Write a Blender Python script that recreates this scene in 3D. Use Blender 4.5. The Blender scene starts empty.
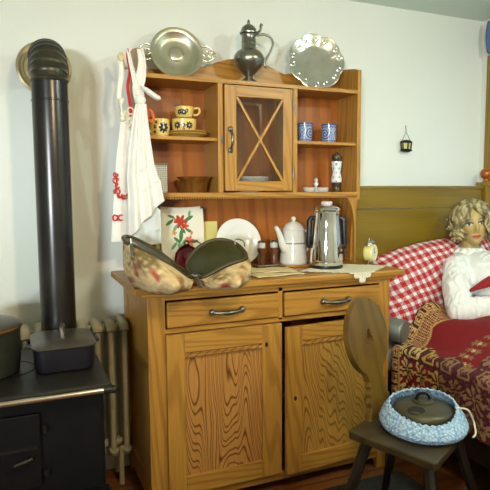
import bpy, bmesh, math, random
from mathutils import Vector, Matrix, noise
random.seed(7)
PI = math.pi
sc = bpy.context.scene
WPOW, L1, L2 = 265, 46, 33
COL = sc.collection
V = Vector

# ------------------------------------------------------------------ materials
def srgb(r, g, b):
    f = lambda c: (c/255/12.92) if c/255 <= .04045 else ((c/255+.055)/1.055)**2.4
    return (f(r), f(g), f(b), 1)

MATS = {}
def base_mat(name, rough=.6, metal=0.0):
    m = bpy.data.materials.new(name); m.use_nodes = True
    nt = m.node_tree; b = nt.nodes['Principled BSDF']
    b.inputs['Roughness'].default_value = rough; b.inputs['Metallic'].default_value = metal
    MATS[name] = m
    return m, nt, b

def N(nt, t, **kw):
    n = nt.nodes.new(t)
    for k, v in kw.items():
        if k in n.inputs: n.inputs[k].default_value = v
        else: setattr(n, k, v)
    return n

def ramp(nt, fac, stops, interp='LINEAR'):
    r = nt.nodes.new('ShaderNodeValToRGB'); r.color_ramp.interpolation = interp
    e = r.color_ramp.elements
    while len(e) < len(stops): e.new(.5)
    for k, (p, c) in enumerate(stops): e[k].position = p; e[k].color = c
    nt.links.new(fac, r.inputs['Fac'])
    return r.outputs['Color']

def coords(nt, scale=(1, 1, 1), rot=(0, 0, 0), loc=(0, 0, 0)):
    t = nt.nodes.new('ShaderNodeTexCoord'); mp = nt.nodes.new('ShaderNodeMapping')
    mp.inputs['Scale'].default_value = scale; mp.inputs['Rotation'].default_value = rot; mp.inputs['Location'].default_value = loc
    nt.links.new(t.outputs['Object'], mp.inputs['Vector'])
    return mp.outputs['Vector']

def bump(nt, b, h, strength=.3, dist=.005):
    n = nt.nodes.new('ShaderNodeBump'); n.inputs['Strength'].default_value = strength; n.inputs['Distance'].default_value = dist
    nt.links.new(h, n.inputs['Height']); nt.links.new(n.outputs['Normal'], b.inputs['Normal'])

def plain(name, c1, c2=None, rough=.6, metal=0.0, scale=8, bstr=0.0, bscale=60, spec=None, bdist=.003):
    """a colour with soft mottling between c1 and c2 and an optional fine bump"""
    m, nt, b = base_mat(name, rough, metal)
    if spec is not None: b.inputs['Specular IOR Level'].default_value = spec
    v = coords(nt)
    n = N(nt, 'ShaderNodeTexNoise', Scale=scale, Detail=5.0); nt.links.new(v, n.inputs['Vector'])
    nt.links.new(ramp(nt, n.outputs['Fac'], [(.3, c1), (.7, c2 or c1)]), b.inputs['Base Color'])
    if bstr:
        n2 = N(nt, 'ShaderNodeTexNoise', Scale=bscale, Detail=3.0); nt.links.new(v, n2.inputs['Vector'])
        bump(nt, b, n2.outputs['Fac'], bstr, bdist)
    return m

def wood(name, axis, light, dark, rough=.38, freq=11, contrast=.55, distort=2.2, seed=0.0, stretch=.09, sharp=False):
    """boards sawn along axis: long noise-bent growth rings, fine pores and slow colour drift"""
    m, nt, b = base_mat(name, rough)
    s = [1, 1, 1]; s['xyz'.index(axis)] = stretch
    v = coords(nt, tuple(s), loc=(seed, seed*1.7, seed*.6))
    nz = N(nt, 'ShaderNodeTexNoise', Scale=5.0, Detail=2.0); nt.links.new(v, nz.inputs['Vector'])
    mul = N(nt, 'ShaderNodeVectorMath', operation='SCALE'); mul.inputs['Scale'].default_value = distort*.1
    nt.links.new(nz.outputs['Color'], mul.inputs[0])
    ad = N(nt, 'ShaderNodeVectorMath', operation='ADD'); nt.links.new(v, ad.inputs[0]); nt.links.new(mul.outputs[0], ad.inputs[1])
    w = N(nt, 'ShaderNodeTexWave', Scale=freq, Distortion=1.5, Detail=2.0); w.wave_type = 'BANDS'
    w.bands_direction = 'DIAGONAL'; w.inputs['Detail Scale'].default_value = 1.2
    nt.links.new(ad.outputs[0], w.inputs['Vector'])
    mid = tuple(light[i]*(1-contrast)+dark[i]*contrast for i in range(3))+(1,)
    st = [(.0, light), (.34, light), (.56, mid), (.70, dark), (.80, mid), (.92, light)] if sharp else [(.0, light), (.5, light), (.9, mid), (1, mid)]
    c = ramp(nt, w.outputs['Fac'], st)
    s2 = [60, 60, 60]; s2['xyz'.index(axis)] = 1.5
    v2 = coords(nt, tuple(s2)); p = N(nt, 'ShaderNodeTexNoise', Scale=2.0, Detail=3.0); nt.links.new(v2, p.inputs['Vector'])
    pc = ramp(nt, p.outputs['Fac'], [(.3, (.86, .84, .8, 1)), (.6, (1, 1, 1, 1))])
    mx = N(nt, 'ShaderNodeMix', data_type='RGBA', blend_type='MULTIPLY'); mx.inputs[0].default_value = 1
    nt.links.new(c, mx.inputs[6]); nt.links.new(pc, mx.inputs[7])
    nt.links.new(mx.outputs[2], b.inputs['Base Color'])
    bump(nt, b, p.outputs['Fac'], .12, .002)
    return m

def painted(name, rough=.7, metal=0.0, bstr=0.0, bscale=300, bdist=.002, sheen=0.0):
    """colour read from the mesh's own colour attribute (woven, printed or glazed pattern)"""
    m, nt, b = base_mat(name, rough, metal)
    a = nt.nodes.new('ShaderNodeAttribute'); a.attribute_name = 'Col'
    nt.links.new(a.outputs['Color'], b.inputs['Base Color'])
    if sheen: b.inputs['Sheen Weight'].default_value = sheen
    if bstr:
        n2 = N(nt, 'ShaderNodeTexNoise', Scale=bscale, Detail=2.0); nt.links.new(coords(nt), n2.inputs['Vector'])
        bump(nt, b, n2.outputs['Fac'], bstr, bdist)
    return m

def glass(name, tint=(1, 1, 1, 1), rough=.02, thin=False):
    m, nt, b = base_mat(name, rough)
    b.inputs['Base Color'].default_value = tint; b.inputs['Transmission Weight'].default_value = 1.0
    b.inputs['IOR'].default_value = 1.45
    return m

PL, PD = srgb(182, 132, 56), srgb(128, 80, 24)
wood('pine_upright', 'z', PL, PD, seed=.3, freq=17, contrast=.4)
wood('pine_lengthwise', 'x', PL, PD, seed=1.1, freq=15, contrast=.45)
wood('pine_depthwise', 'y', srgb(186, 126, 56), PD, seed=2.2)
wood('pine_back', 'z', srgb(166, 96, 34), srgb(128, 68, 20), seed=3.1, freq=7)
wood('figured_panel', 'z', srgb(184, 130, 66), srgb(104, 54, 22), seed=4.9, freq=19, contrast=.6, distort=4.6, stretch=.13, sharp=True)
wood('figured_panel_fine', 'z', srgb(180, 134, 60), srgb(124, 78, 28), seed=9.1, freq=20, contrast=.6, distort=3.4, stretch=.16, sharp=True)
wood('bed_wood', 'x', srgb(132, 108, 28), srgb(112, 88, 22), seed=5.5, freq=4, contrast=.4)
wood('bed_wood_upright', 'z', srgb(146, 114, 36), srgb(112, 82, 26), seed=6.5, freq=14)
wood('oak_chair', 'z', srgb(108, 82, 30), srgb(76, 54, 18), seed=7.7, freq=6, rough=.3)
wood('dark_seat', 'x', srgb(66, 56, 34), srgb(42, 35, 20), seed=8.8, freq=6, rough=.35)
wood('dark_leg', 'z', srgb(34, 26, 18), srgb(18, 13, 9), seed=2.8, freq=6, rough=.4)
wood('floor_boards', 'x', srgb(134, 80, 38), srgb(84, 48, 22), seed=1.8, freq=5, rough=.45)
wood('brown_turned', 'z', srgb(104, 62, 34), srgb(60, 34, 18), seed=2.5, freq=12, rough=.3)
wood('cherry_ball', 'z', srgb(176, 96, 34), srgb(120, 58, 20), seed=2.9, freq=12, rough=.18)
plain('wall_paint', srgb(228, 232, 226), srgb(223, 228, 221), rough=.85, scale=2, bstr=.15, bscale=90)
plain('ceiling_paint', srgb(222, 238, 230), srgb(216, 233, 224), rough=.9, scale=2)
plain('trim_paint', srgb(200, 196, 184), rough=.6)
plain('groove_dark', srgb(84, 48, 22), rough=.6)
plain('iron', srgb(9, 9, 12), srgb(14, 13, 15), rough=.6, metal=.0, spec=.22, scale=14, bstr=.1)
plain('iron_top', srgb(50, 48, 42), srgb(32, 32, 30), rough=.42, metal=.5, scale=9, bstr=.1)
plain('pipe_steel', srgb(70, 68, 66), srgb(54, 53, 54), rough=.26, metal=.75, scale=5)
plain('elbow_steel', srgb(78, 76, 62), srgb(58, 58, 50), rough=.34, metal=.7, scale=12)
plain('rosette_metal', srgb(196, 180, 140), srgb(150, 132, 98), rough=.3, metal=.6, scale=12)
plain('pan_lid', srgb(92, 84, 74), srgb(70, 64, 58), rough=.36, metal=.5, scale=12)
plain('pan_body', srgb(18, 17, 26), srgb(24, 21, 28), rough=.4, metal=.1, scale=12)
plain('old_pot', srgb(70, 70, 58), srgb(48, 48, 42), rough=.4, metal=.5, scale=12)
plain('brass_edge', srgb(150, 112, 60), rough=.3, metal=.9)
plain('polished_rail', srgb(190, 180, 165), rough=.2, metal=.95)
plain('radiator_paint', srgb(186, 178, 148), srgb(168, 160, 130), rough=.5, scale=20)
plain('chrome', srgb(225, 226, 226), rough=.05, metal=1.0)
plain('pewter', srgb(150, 150, 138), srgb(120, 120, 110), rough=.28, metal=.9, scale=10, bstr=.05)
plain('pewter_light', srgb(214, 212, 192), srgb(190, 188, 166), rough=.33, metal=.95, scale=10)
plain('silver', srgb(238, 238, 230), srgb(214, 214, 204), rough=.2, metal=.95, scale=16)
plain('handle_metal', srgb(140, 136, 126), srgb(92, 90, 86), rough=.3, metal=.85, scale=30)
plain('black_plastic', srgb(22, 21, 22), rough=.35)
plain('enamel_white', srgb(224, 224, 218), srgb(216, 216, 208), rough=.14, scale=4)
plain('porcelain', srgb(232, 232, 228), rough=.15)
plain('grey_line', srgb(96, 96, 96), rough=.3)
plain('white_cloth', srgb(238, 236, 228), srgb(228, 226, 218), rough=.9, scale=12, bstr=.25, bscale=160)
plain('blouse_cloth', srgb(240, 242, 240), srgb(230, 232, 232), rough=.9, scale=14, bstr=.3, bscale=60, bdist=.003)
plain('grey_cloth', srgb(214, 218, 216), srgb(200, 204, 204), rough=.9, scale=12, bstr=.25, bscale=120)
plain('cream_cloth', srgb(222, 206, 160), srgb(208, 190, 140), rough=.9, scale=20, bstr=.3, bscale=200)
plain('lace_thread', srgb(232, 228, 204), srgb(220, 214, 186), rough=.9, scale=40, bstr=.4, bscale=300)
plain('red_thread', srgb(196, 30, 34), rough=.8)
plain('orange_strap', srgb(214, 96, 40), rough=.7)
plain('red_cloth', srgb(160, 24, 30), srgb(140, 18, 26), rough=.85, bstr=.3, bscale=80)
plain('green_lining', srgb(66, 66, 30), srgb(42, 44, 18), rough=.45, scale=7, bstr=.2, bscale=40)
plain('olive_piping', srgb(70, 62, 32), rough=.5)
plain('brown_glaze', srgb(122, 78, 30), srgb(84, 50, 18), rough=.22, scale=18)
plain('yellow_book', srgb(206, 196, 120), srgb(196, 184, 106), rough=.6)
plain('clock_enamel', srgb(222, 214, 140), rough=.25)
plain('bolster_tin', srgb(140, 144, 140), srgb(120, 124, 122), rough=.45, metal=.6, scale=6)
plain('grinder_wood', srgb(66, 54, 34), rough=.35)
plain('blue_valance', srgb(84, 112, 158), srgb(70, 96, 140), rough=.8, bstr=.3)
plain('dark_edge', srgb(62, 52, 44), rough=.7)
plain('flat_iron_lid', srgb(84, 80, 60), srgb(62, 60, 46), rough=.4, metal=.4, scale=8)
plain('dark_hole', srgb(24, 22, 18), rough=.6)
plain('rag_rug', srgb(62, 60, 58), srgb(38, 38, 38), rough=.95, scale=60, bstr=.6, bscale=120)
plain('mattress_cloth', srgb(204, 204, 200), rough=.9, bstr=.2)
plain('gold_bulb', srgb(206, 178, 96), rough=.4)
plain('lantern_glass', srgb(196, 190, 120), rough=.2)
glass('clear_glass', (.97, .98, .97, 1))
glass('crystal', (.95, .97, .95, 1), .08); MATS['crystal'].node_tree.nodes['Principled BSDF'].inputs['Transmission Weight'].default_value = .55
glass('ruby_glass', (.22, .02, .04, 1), .05)
painted('printed_cloth', .85, bstr=.25, bscale=260)
painted('tapestry', .9, bstr=.5, bscale=320, bdist=.003)
painted('glazed', .16)
painted('mannequin_paint', .42)
painted('hair_paint', .4, bstr=.3, bscale=200)
# blue crochet: a knobbly stitch pattern
m, nt, b = base_mat('blue_crochet', .9)
vo = N(nt, 'ShaderNodeTexVoronoi', Scale=105.0); nt.links.new(coords(nt), vo.inputs['Vector'])
nt.links.new(ramp(nt, vo.outputs['Distance'], [(.1, srgb(196, 218, 238)), (.8, srgb(120, 162, 204))]), b.inputs['Base Color'])
inv = N(nt, 'ShaderNodeMath', operation='SUBTRACT'); inv.inputs[0].default_value = 1; nt.links.new(vo.outputs['Distance'], inv.inputs[1])
bump(nt, b, inv.outputs[0], .9, .004)
# checked tin: small dark rings on white
m, nt, b = base_mat('ring_print', .35)
vo = N(nt, 'ShaderNodeTexVoronoi', Scale=118.0, Randomness=0.0); nt.links.new(coords(nt, rot=(0, 0, 0)), vo.inputs['Vector'])
nt.links.new(ramp(nt, vo.outputs['Distance'], [(.0, srgb(228, 228, 222)), (.42, srgb(228, 228, 222)), (.5, srgb(44, 50, 62))], 'CONSTANT'), b.inputs['Base Color'])

# ------------------------------------------------------------------ mesh building
class MB:
    def __init__(s): s.v = []; s.f = []; s.c = None
    def add(s, vs, fs):
        o = len(s.v); s.v += [V(p) for p in vs]; s.f += [tuple(i+o for i in f) for f in fs]; return s
    def merge(s, other, M=None):
        return s.add([(M @ p if M else p) for p in other.v], other.f)
    def xf(s, M): s.v = [M @ p for p in s.v]; return s
    def box(s, x0, x1, y0, y1, z0, z1):
        return s.add([(x, y, z) for x in (x0, x1) for y in (y0, y1) for z in (z0, z1)],
                     [(0, 1, 3, 2), (4, 6, 7, 5), (0, 4, 5, 1), (2, 3, 7, 6), (0, 2, 6, 4), (1, 5, 7, 3)])
    def lathe(s, prof, c=(0, 0, 0), n=40, sx=1, sy=1, closed=False, fn=None):
        """prof: (r, z) from bottom to top; r of 0 at an end closes it"""
        vs, fs, rows = [], [], []
        for (r, z) in prof:
            if r < 1e-6: rows.append([len(vs)]); vs.append((c[0], c[1], c[2]+z))
            else:
                row = []
                for k in range(n):
                    a = 2*PI*k/n; rr = r*(fn(a, z) if fn else 1)
                    row.append(len(vs)); vs.append((c[0]+rr*math.cos(a)*sx, c[1]+rr*math.sin(a)*sy, c[2]+z))
                rows.append(row)
        for A, B in list(zip(rows, rows[1:]))+([(rows[-1], rows[0])] if closed else []):
            for k in range(n):
                a0, a1 = (A[0], A[0]) if len(A) == 1 else (A[k], A[(k+1) % n])
                b0, b1 = (B[0], B[0]) if len(B) == 1 else (B[k], B[(k+1) % n])
                f = []
                for i in (a0, a1, b1, b0):
                    if i not in f: f.append(i)
                if len(f) > 2: fs.append(tuple(f))
        if not closed:
            if len(rows[0]) > 1: fs.append(tuple(reversed(rows[0])))
            if len(rows[-1]) > 1: fs.append(tuple(rows[-1]))
        return s.add(vs, fs)
    def tube(s, pts, r, n=10, closed=False, flat=1.0, caps=True):
        pts = [V(p) for p in pts]; m = len(pts); rs = r if isinstance(r, (list, tuple)) else [r]*m
        ring = []; up = None
        for i, p in enumerate(pts):
            if closed: t = pts[(i+1) % m]-pts[i-1]
            else: t = pts[min(i+1, m-1)]-pts[max(i-1, 0)]
            t.normalize()
            if up is None:
                up = V((0, 0, 1)) if abs(t.z) < .9 else V((0, 1, 0))
            up = (up - t*up.dot(t))
            if up.length < 1e-4: up = V((1, 0, 0)) - t*t.x
            up.normalize(); sd = t.cross(up)
            ring.append([p + (up*math.cos(2*PI*k/n)*flat + sd*math.sin(2*PI*k/n))*rs[i] for k in range(n)])
        vs = [q for R in ring for q in R]; fs = []
        for i in range(m if closed else m-1):
            j = (i+1) % m
            for k in range(n):
                fs.append((i*n+k, i*n+(k+1) % n, j*n+(k+1) % n, j*n+k))
        if not closed and caps: fs += [tuple(reversed(range(n))), tuple((m-1)*n+k for k in range(n))]
        return s.add(vs, fs)
    def cyl(s, p0, p1, r0, r1=None, n=28):
        return s.tube([p0, p1], [r0, r0 if r1 is None else r1], n)
    def ball(s, c, r, n=20, sx=1, sy=1, sz=1):
        return s.lathe([(r*math.sin(PI*k/n), -r*sz*math.cos(PI*k/n)) for k in range(n+1)], c, n*2, sx, sy)
    def prism(s, poly, axis, a0, a1):
        """poly in the two other axes (order x,y,z without axis) extruded from a0 to a1"""
        def P(p, a):
            q = list(p); q.insert('xyz'.index(axis), a); return tuple(q)
        n = len(poly)
        return s.add([P(p, a0) for p in poly]+[P(p, a1) for p in poly],
                     [tuple(range(n)), tuple(range(2*n-1, n-1, -1))]+[(k, k+n, (k+1) % n+n, (k+1) % n) for k in range(n)])
    def grid(s, fn, nu, nv, skip=None, wrap=False):
        vs = [fn(i/nu, j/nv) for j in range(nv+1) for i in range(nu+1)]
        fs = [(j*(nu+1)+i, j*(nu+1)+i+1, (j+1)*(nu+1)+i+1, (j+1)*(nu+1)+i) for j in range(nv) for i in range(nu)
              if not (skip and skip((i+.5)/nu, (j+.5)/nv))]
        return s.add(vs, fs)

def origin(o):
    p = V((0, 0, 0))
    while o is not None: p += o.location; o = o.parent
    return p

def islands(mb):
    par = list(range(len(mb.v)))
    def fd(a):
        while par[a] != a: par[a] = par[par[a]]; a = par[a]
        return a
    for f in mb.f:
        r = fd(f[0])
        for k in f[1:]: par[fd(k)] = r
    grp = {}
    for f in mb.f: grp.setdefault(fd(f[0]), []).append(f)
    out = []
    for fs in grp.values():
        m_ = MB(); ix = {}
        for f in fs:
            for k in f:
                if k not in ix: ix[k] = len(m_.v); m_.v.append(mb.v[k])
            m_.f.append(tuple(ix[k] for k in f))
        out.append(m_)
    return out
def each(name, mb, mat, parent=None, **kw):
    """every separate piece of mb becomes a part of its own"""
    return [obj(name, m_, mat, parent, **kw) for m_ in islands(mb)]
def obj(name, mb, mat, parent=None, smooth=True, angle=38, bevel=0, solid=0, at=None, sub=0, paint=None, solid_off=0, seg=2):
    """one mesh object; mb in world coordinates"""
    o0 = origin(parent) if parent is not None else V(at or (0, 0, 0))
    me = bpy.data.meshes.new(name)
    me.from_pydata([tuple(p-o0) for p in mb.v], [], mb.f)
    bm = bmesh.new(); bm.from_mesh(me)
    loose = [v for v in bm.verts if not v.link_faces]
    if loose: bmesh.ops.delete(bm, geom=loose, context='VERTS')
    if not solid: bmesh.ops.recalc_face_normals(bm, faces=bm.faces)
    bm.to_mesh(me); bm.free(); me.update()
    if paint:
        ca = me.color_attributes.new('Col', 'FLOAT_COLOR', 'POINT')
        for i, vv in enumerate(me.vertices):
            ca.data[i].color = paint(vv.co + o0)
    if smooth:
        me.shade_smooth()
        if angle < 179: me.set_sharp_from_angle(angle=math.radians(angle))
    me.materials.append(MATS[mat])
    o = bpy.data.objects.new(name, me); COL.objects.link(o)
    if parent is not None: o.parent = parent
    else: o.location = o0
    if solid:
        md = o.modifiers.new('thickness', 'SOLIDIFY'); md.thickness = solid; md.offset = solid_off
    if bevel:
        md = o.modifiers.new('edges', 'BEVEL'); md.width = bevel; md.segments = seg; md.limit_method = 'ANGLE'; md.angle_limit = math.radians(40)
        md.harden_normals = False
    if sub:
        md = o.modifiers.new('round', 'SUBSURF'); md.levels = sub; md.render_levels = sub
    return o

def tag(o, label, cat, group=None):
    o['label'] = label; o['category'] = cat
    if group: o['group'] = group
    return o
def thing(name, loc, label, cat, group=None):
    o = bpy.data.objects.new(name, None); o.empty_display_size = .05; COL.objects.link(o); o.location = loc
    return tag(o, label, cat, group)
def struct(o): o['kind'] = 'structure'; return o
def duplicate(root, loc, label):
    r = root.copy(); COL.objects.link(r); r.location = loc; r['label'] = label
    for ch in list(root.children):
        c = ch.copy(); COL.objects.link(c); c.parent = r
        for g in list(ch.children):
            d = g.copy(); COL.objects.link(d); d.parent = c
    return r
def fuse(mb, voxel, smooth=3, name='tmp'):
    """blend overlapping closed shapes into one continuous skin"""
    me = bpy.data.meshes.new(name); me.from_pydata([tuple(p) for p in mb.v], [], mb.f)
    bm = bmesh.new(); bm.from_mesh(me); bmesh.ops.recalc_face_normals(bm, faces=bm.faces); bm.to_mesh(me); bm.free()
    o = bpy.data.objects.new(name, me); COL.objects.link(o)
    md = o.modifiers.new('r', 'REMESH'); md.mode = 'VOXEL'; md.voxel_size = voxel; md.adaptivity = 0
    if smooth:
        ms = o.modifiers.new('s', 'SMOOTH'); ms.iterations = smooth; ms.factor = .5
    dg = bpy.context.evaluated_depsgraph_get(); ev = o.evaluated_get(dg); em = ev.to_mesh()
    out = MB(); out.v = [v.co.copy() for v in em.vertices]; out.f = [tuple(p.vertices) for p in em.polygons]
    ev.to_mesh_clear(); bpy.data.objects.remove(o); bpy.data.meshes.remove(me)
    return out
def bez(p0, p1, p2, p3, n=12):
    p0, p1, p2, p3 = map(V, (p0, p1, p2, p3))
    return [p0*(1-t)**3+p1*3*t*(1-t)**2+p2*3*t*t*(1-t)+p3*t**3 for t in [k/n for k in range(n+1)]]
def spline(pts, n=8):
    pts = [V(p) for p in pts]; out = []
    for i in range(len(pts)-1):
        a = pts[max(i-1, 0)]; b_ = pts[i]; c = pts[i+1]; d = pts[min(i+2, len(pts)-1)]
        for k in range(n):
            t = k/n
            out.append(.5*((2*b_)+(c-a)*t+(2*a-5*b_+4*c-d)*t*t+(3*b_-a-3*c+d)*t**3))
    return out+[pts[-1]]
def frame(c, xdir, zdir):
    """matrix whose local z is zdir and x close to xdir, at c"""
    z = V(zdir).normalized(); x = V(xdir); x = (x-z*x.dot(z)).normalized(); y = z.cross(x)
    M = Matrix((x, y, z)).transposed().to_4x4(); M.translation = V(c); return M
def nz(x, y, z=0.0, s=1.0): return noise.noise(V((x*s, y*s, z*s)))
def sm(a, b_, x):
    t = min(1, max(0, (x-a)/(b_-a))); return t*t*(3-2*t)

# ------------------------------------------------------------------ the room
WB, WR, WL, WF, CZ = .50, 2.127, -3.0, -3.6, 2.26
struct(obj('wall_back', MB().box(WL-.1, WR+.1, WB, WB+.12, 0, CZ), 'wall_paint', smooth=False))
wr = MB()
WY0, WY1, WZ0, WZ1 = -.75, .37, 1.0, 2.00          # window in the right-hand wall
wr.box(WR, WR+.12, WF, WY0, 0, CZ); wr.box(WR, WR+.12, WY1, WB, 0, CZ); wr.box(WR, WR+.12, WY0, WY1, 0, WZ0); wr.box(WR, WR+.12, WY0, WY1, WZ1, CZ)
struct(obj('wall_right', wr, 'wall_paint', smooth=False))
struct(obj('wall_left', MB().box(WL-.12, WL, WF, WB, 0, CZ), 'wall_paint', smooth=False))
LX0, LX1, LZ0, LZ1 = -2.65, -1.20, 1.10, 1.58         # unseen window behind the camera, sill and head set to cut the daylight
wl = MB()
wl.box(WL-.1, LX0, WF-.10, WF, 0, CZ); wl.box(LX1, WR+.1, WF-.10, WF, 0, CZ); wl.box(LX0, LX1, WF-.10, WF, 0, LZ0); wl.box(LX0, LX1, WF-.10, WF, LZ1, CZ)
struct(obj('wall_front', wl, 'wall_paint', smooth=False))
struct(obj('ceiling', MB().box(WL-.1, WR+.1, WF-.1, WB+.1, CZ, CZ+.1), 'ceiling_paint', smooth=False))
fl = MB()
k = 0; y = WF
while y < WB:
    fl.box(WL, WR, y+.0015, min(y+.118, WB), -.04, 0); y += .12; k += 1
fl.box(WL, WR, WF, WB, -.08, -.035)
struct(obj('floor', fl, 'floor_boards', smooth=False))
struct(obj('baseboard_back', MB().box(WL, WR, WB-.016, WB, 0, .07), 'trim_paint', smooth=False, bevel=.003))
w = MB()
for a, b_ in ((WY0-.05, WY0+.03), (WY1-.03, WY1+.075)): w.box(WR-.022, WR+.02, a, b_, WZ0-.06, WZ1+.05)
for a, b_ in ((WZ0-.06, WZ0+.03), (WZ1-.03, WZ1+.05)): w.box(WR-.022, WR+.02, WY0-.05, WY1+.045, a, b_)
w.box(WR-.01, WR+.02, (WY0+WY1)/2-.02, (WY0+WY1)/2+.02, WZ0, WZ1)
win = struct(obj('window_1', w, 'bed_wood_upright', smooth=False, bevel=.004))
obj('pane', MB().box(WR+.004, WR+.009, WY0, WY1, WZ0, WZ1), 'clear_glass', win, smooth=False)
w = MB()
for a, b_ in ((LX0-.03, LX0+.03), (LX1-.03, LX1+.03)): w.box(a, b_, WF-.03, WF+.02, LZ0-.03, LZ1+.03)
for a, b_ in ((LZ0-.03, LZ0+.02), (LZ1-.02, LZ1+.03)): w.box(LX0, LX1, WF-.03, WF+.02, a, b_)
struct(obj('unseen_window', w, 'trim_paint', smooth=False, bevel=.004))

# ------------------------------------------------------------------ kitchen buffet
BW, BD, WT, TH = 1.0925, .48, .926, .027
BF = thing('kitchen_buffet', (.55, .24, 0), 'tall pine kitchen buffet with open shelves, glazed door, two drawers and two cupboard doors', 'cupboard')
sides = MB()
for x0 in (0, BW-.022):
    sides.prism([(.012, 0), (.07, 0), (.10, .055), (.37, .055), (.42, 0), (BD, 0), (BD, WT-TH), (.012, WT-TH)], 'x', x0, x0+.022)
each('side_panel', sides, 'pine_upright', BF, smooth=False, bevel=.002)
side_f = MB()
for x0, x1 in ((-.006, 0), (BW, BW+.006)):
    side_f.box(x0, x1, .0, .07, .06, WT-TH); side_f.box(x0, x1, BD-.07, BD, .06, WT-TH)
    side_f.box(x0, x1, .07, BD-.07, WT-TH-.07, WT-TH); side_f.box(x0, x1, .07, BD-.07, .06, .15)
each('side_frame', side_f, 'pine_upright', BF, smooth=False, bevel=.0015)
st = MB(); st.box(0, .062, 0, .022, 0, WT-TH); st.box(1.042, BW, 0, .022, 0, WT-TH); st.box(.538, .559, .001, .022, .745, WT-TH)
each('front_frame', st, 'pine_upright', BF, smooth=False, bevel=.002)
rl = MB(); rl.box(.062, 1.042, .001, .02, .866, WT-TH); rl.box(.062, 1.042, .001, .02, .738, .757); rl.box(.062, 1.042, .004, .022, .052, .088)
each('cross_rail', rl, 'pine_lengthwise', BF, smooth=False, bevel=.0015)
inn = MB(); inn.box(.022, BW-.022, BD-.012, BD-.002, .06, WT-TH); inn.box(.022, BW-.022, .022, BD-.012, .06, .078); inn.box(.022, BW-.022, .022, BD-.012, .735, .745); inn.box(.022, BW-.022, .03, BD-.012, .40, .415)
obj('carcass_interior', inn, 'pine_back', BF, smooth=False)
obj('worktop', MB().box(-.062, 1.155, -.036, BD, WT-TH, WT-.0008), 'pine_lengthwise', BF, smooth=False, bevel=.006, seg=3)
mo = MB(); mo.box(-.03, 1.123, -.016, BD-.01, WT-TH-.016, WT-TH)
obj('worktop_moulding', mo, 'pine_lengthwise', BF, smooth=False, bevel=.005, seg=3)
def bow_handle(cx, y, cz, parent):
    h = MB()
    h.tube(bez((cx-.058, y-.012, cz), (cx-.04, y-.036, cz-.006), (cx+.04, y-.036, cz-.006), (cx+.058, y-.012, cz), 14),
           [.009, .008, .0075, .0075, .0085, .009, .0095, .010, .0095, .009, .0085, .0075, .0075, .008, .009], 10)
    for s in (-1, 1):
        h.ball((cx+s*.062, y-.010, cz), .0135, 8); h.cyl((cx+s*.062, y+.001, cz), (cx+s*.062, y-.01, cz), .007, n=12)
    return obj('drawer_handle', h, 'handle_metal', parent)
for (x0, x1) in ((.066, .535), (.562, 1.038)):
    d = MB(); d.box(x0, x1, -.014, .004, .762, .860)
    dr = obj('drawer', d, 'pine_lengthwise', BF, smooth=False, bevel=.005, seg=3)
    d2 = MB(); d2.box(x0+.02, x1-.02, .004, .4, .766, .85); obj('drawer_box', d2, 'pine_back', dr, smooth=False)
    bow_handle((x0+x1)/2 if x0 > .3 else .303, -.014, .811, dr)
def cupboard_door(x0, x1, z0, z1, px0, px1, pz0, pz1, panelmat, hinge=None, deg=0, name='cupboard_door'):
    yb, yf = .001, -.019
    fr = MB(); fr.box(x0, px0, yf, yb, z0, z1); fr.box(px1, x1, yf, yb, z0, z1)
    R = MB(); R.box(px0, px1, yf, yb, z0, pz0); R.box(px0, px1, yf, yb, pz1, z1)
    pn = MB(); pn.box(px0, px1, yf+.010, yb-.002, pz0, pz1)
    mo = MB(); gr = MB(); hz = .024
    mo.box(px0, px1, yf+.001, yf+.012, pz1-hz, pz1)
    n = 9; wd = (px1-px0)/n                              # rope-carved strip below the top rail
    for k in range(n):
        a = px0+wd*k
        q = V((wd*.62, 0, hz-.008)).normalized(); n_ = V((-q.z, 0, q.x))*.0011; p0 = V((a+wd*.15, 0, pz1-hz+.005)); p1 = V((a+wd*.85, 0, pz1-.004))
        gr.prism([((p0-n_).x, (p0-n_).z), ((p0+n_).x, (p0+n_).z), ((p1+n_).x, (p1+n_).z), ((p1-n_).x, (p1-n_).z)], 'y', yf-.0003, yf+.004)
    for z in (pz1-hz+.003, pz1-.003): gr.box(px0, px1, yf-.0003, yf+.004, z-.001, z+.001)
    M = Matrix.Identity(4)
    if hinge is not None:
        M = Matrix.Translation(V((hinge, yb, 0))) @ Matrix.Rotation(math.radians(deg), 4, 'Z') @ Matrix.Translation(-V((hinge, yb, 0)))
    d = obj(name, pn.xf(M), panelmat, BF, smooth=False)
    each('door_stile', fr.xf(M), 'pine_upright', d, smooth=False, bevel=.002)
    each('door_rail', R.xf(M), 'pine_lengthwise', d, smooth=False, bevel=.0015)
    cs_ = obj('carved_strip', mo.xf(M), 'pine_lengthwise', d, smooth=False)
    gv = obj('carved_line', gr.xf(M), 'groove_dark', d, smooth=False)
    return d, M
dl, _ = cupboard_door(.060, .546, .094, .736, .131, .457, .165, .664, 'figured_panel')
dr_, M2 = cupboard_door(.553, 1.040, .094, .722, .628, .968, .165, .662, 'figured_panel_fine', 1.040, 3.4)
for (cx, cz, M, dd) in ((.475, .655, Matrix.Identity(4), dl), (.592, .42, M2, dr_)):
    e = MB(); e.lathe([(0, 0), (.006, 0), (.006, .0025), (.0025, .003), (0, .003)], n=16, sy=1.6)
    e.xf(M @ frame((cx, -.019, cz), (1, 0, 0), (0, -1, 0)))
    obj('keyhole', e, 'dark_hole', dd)

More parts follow.
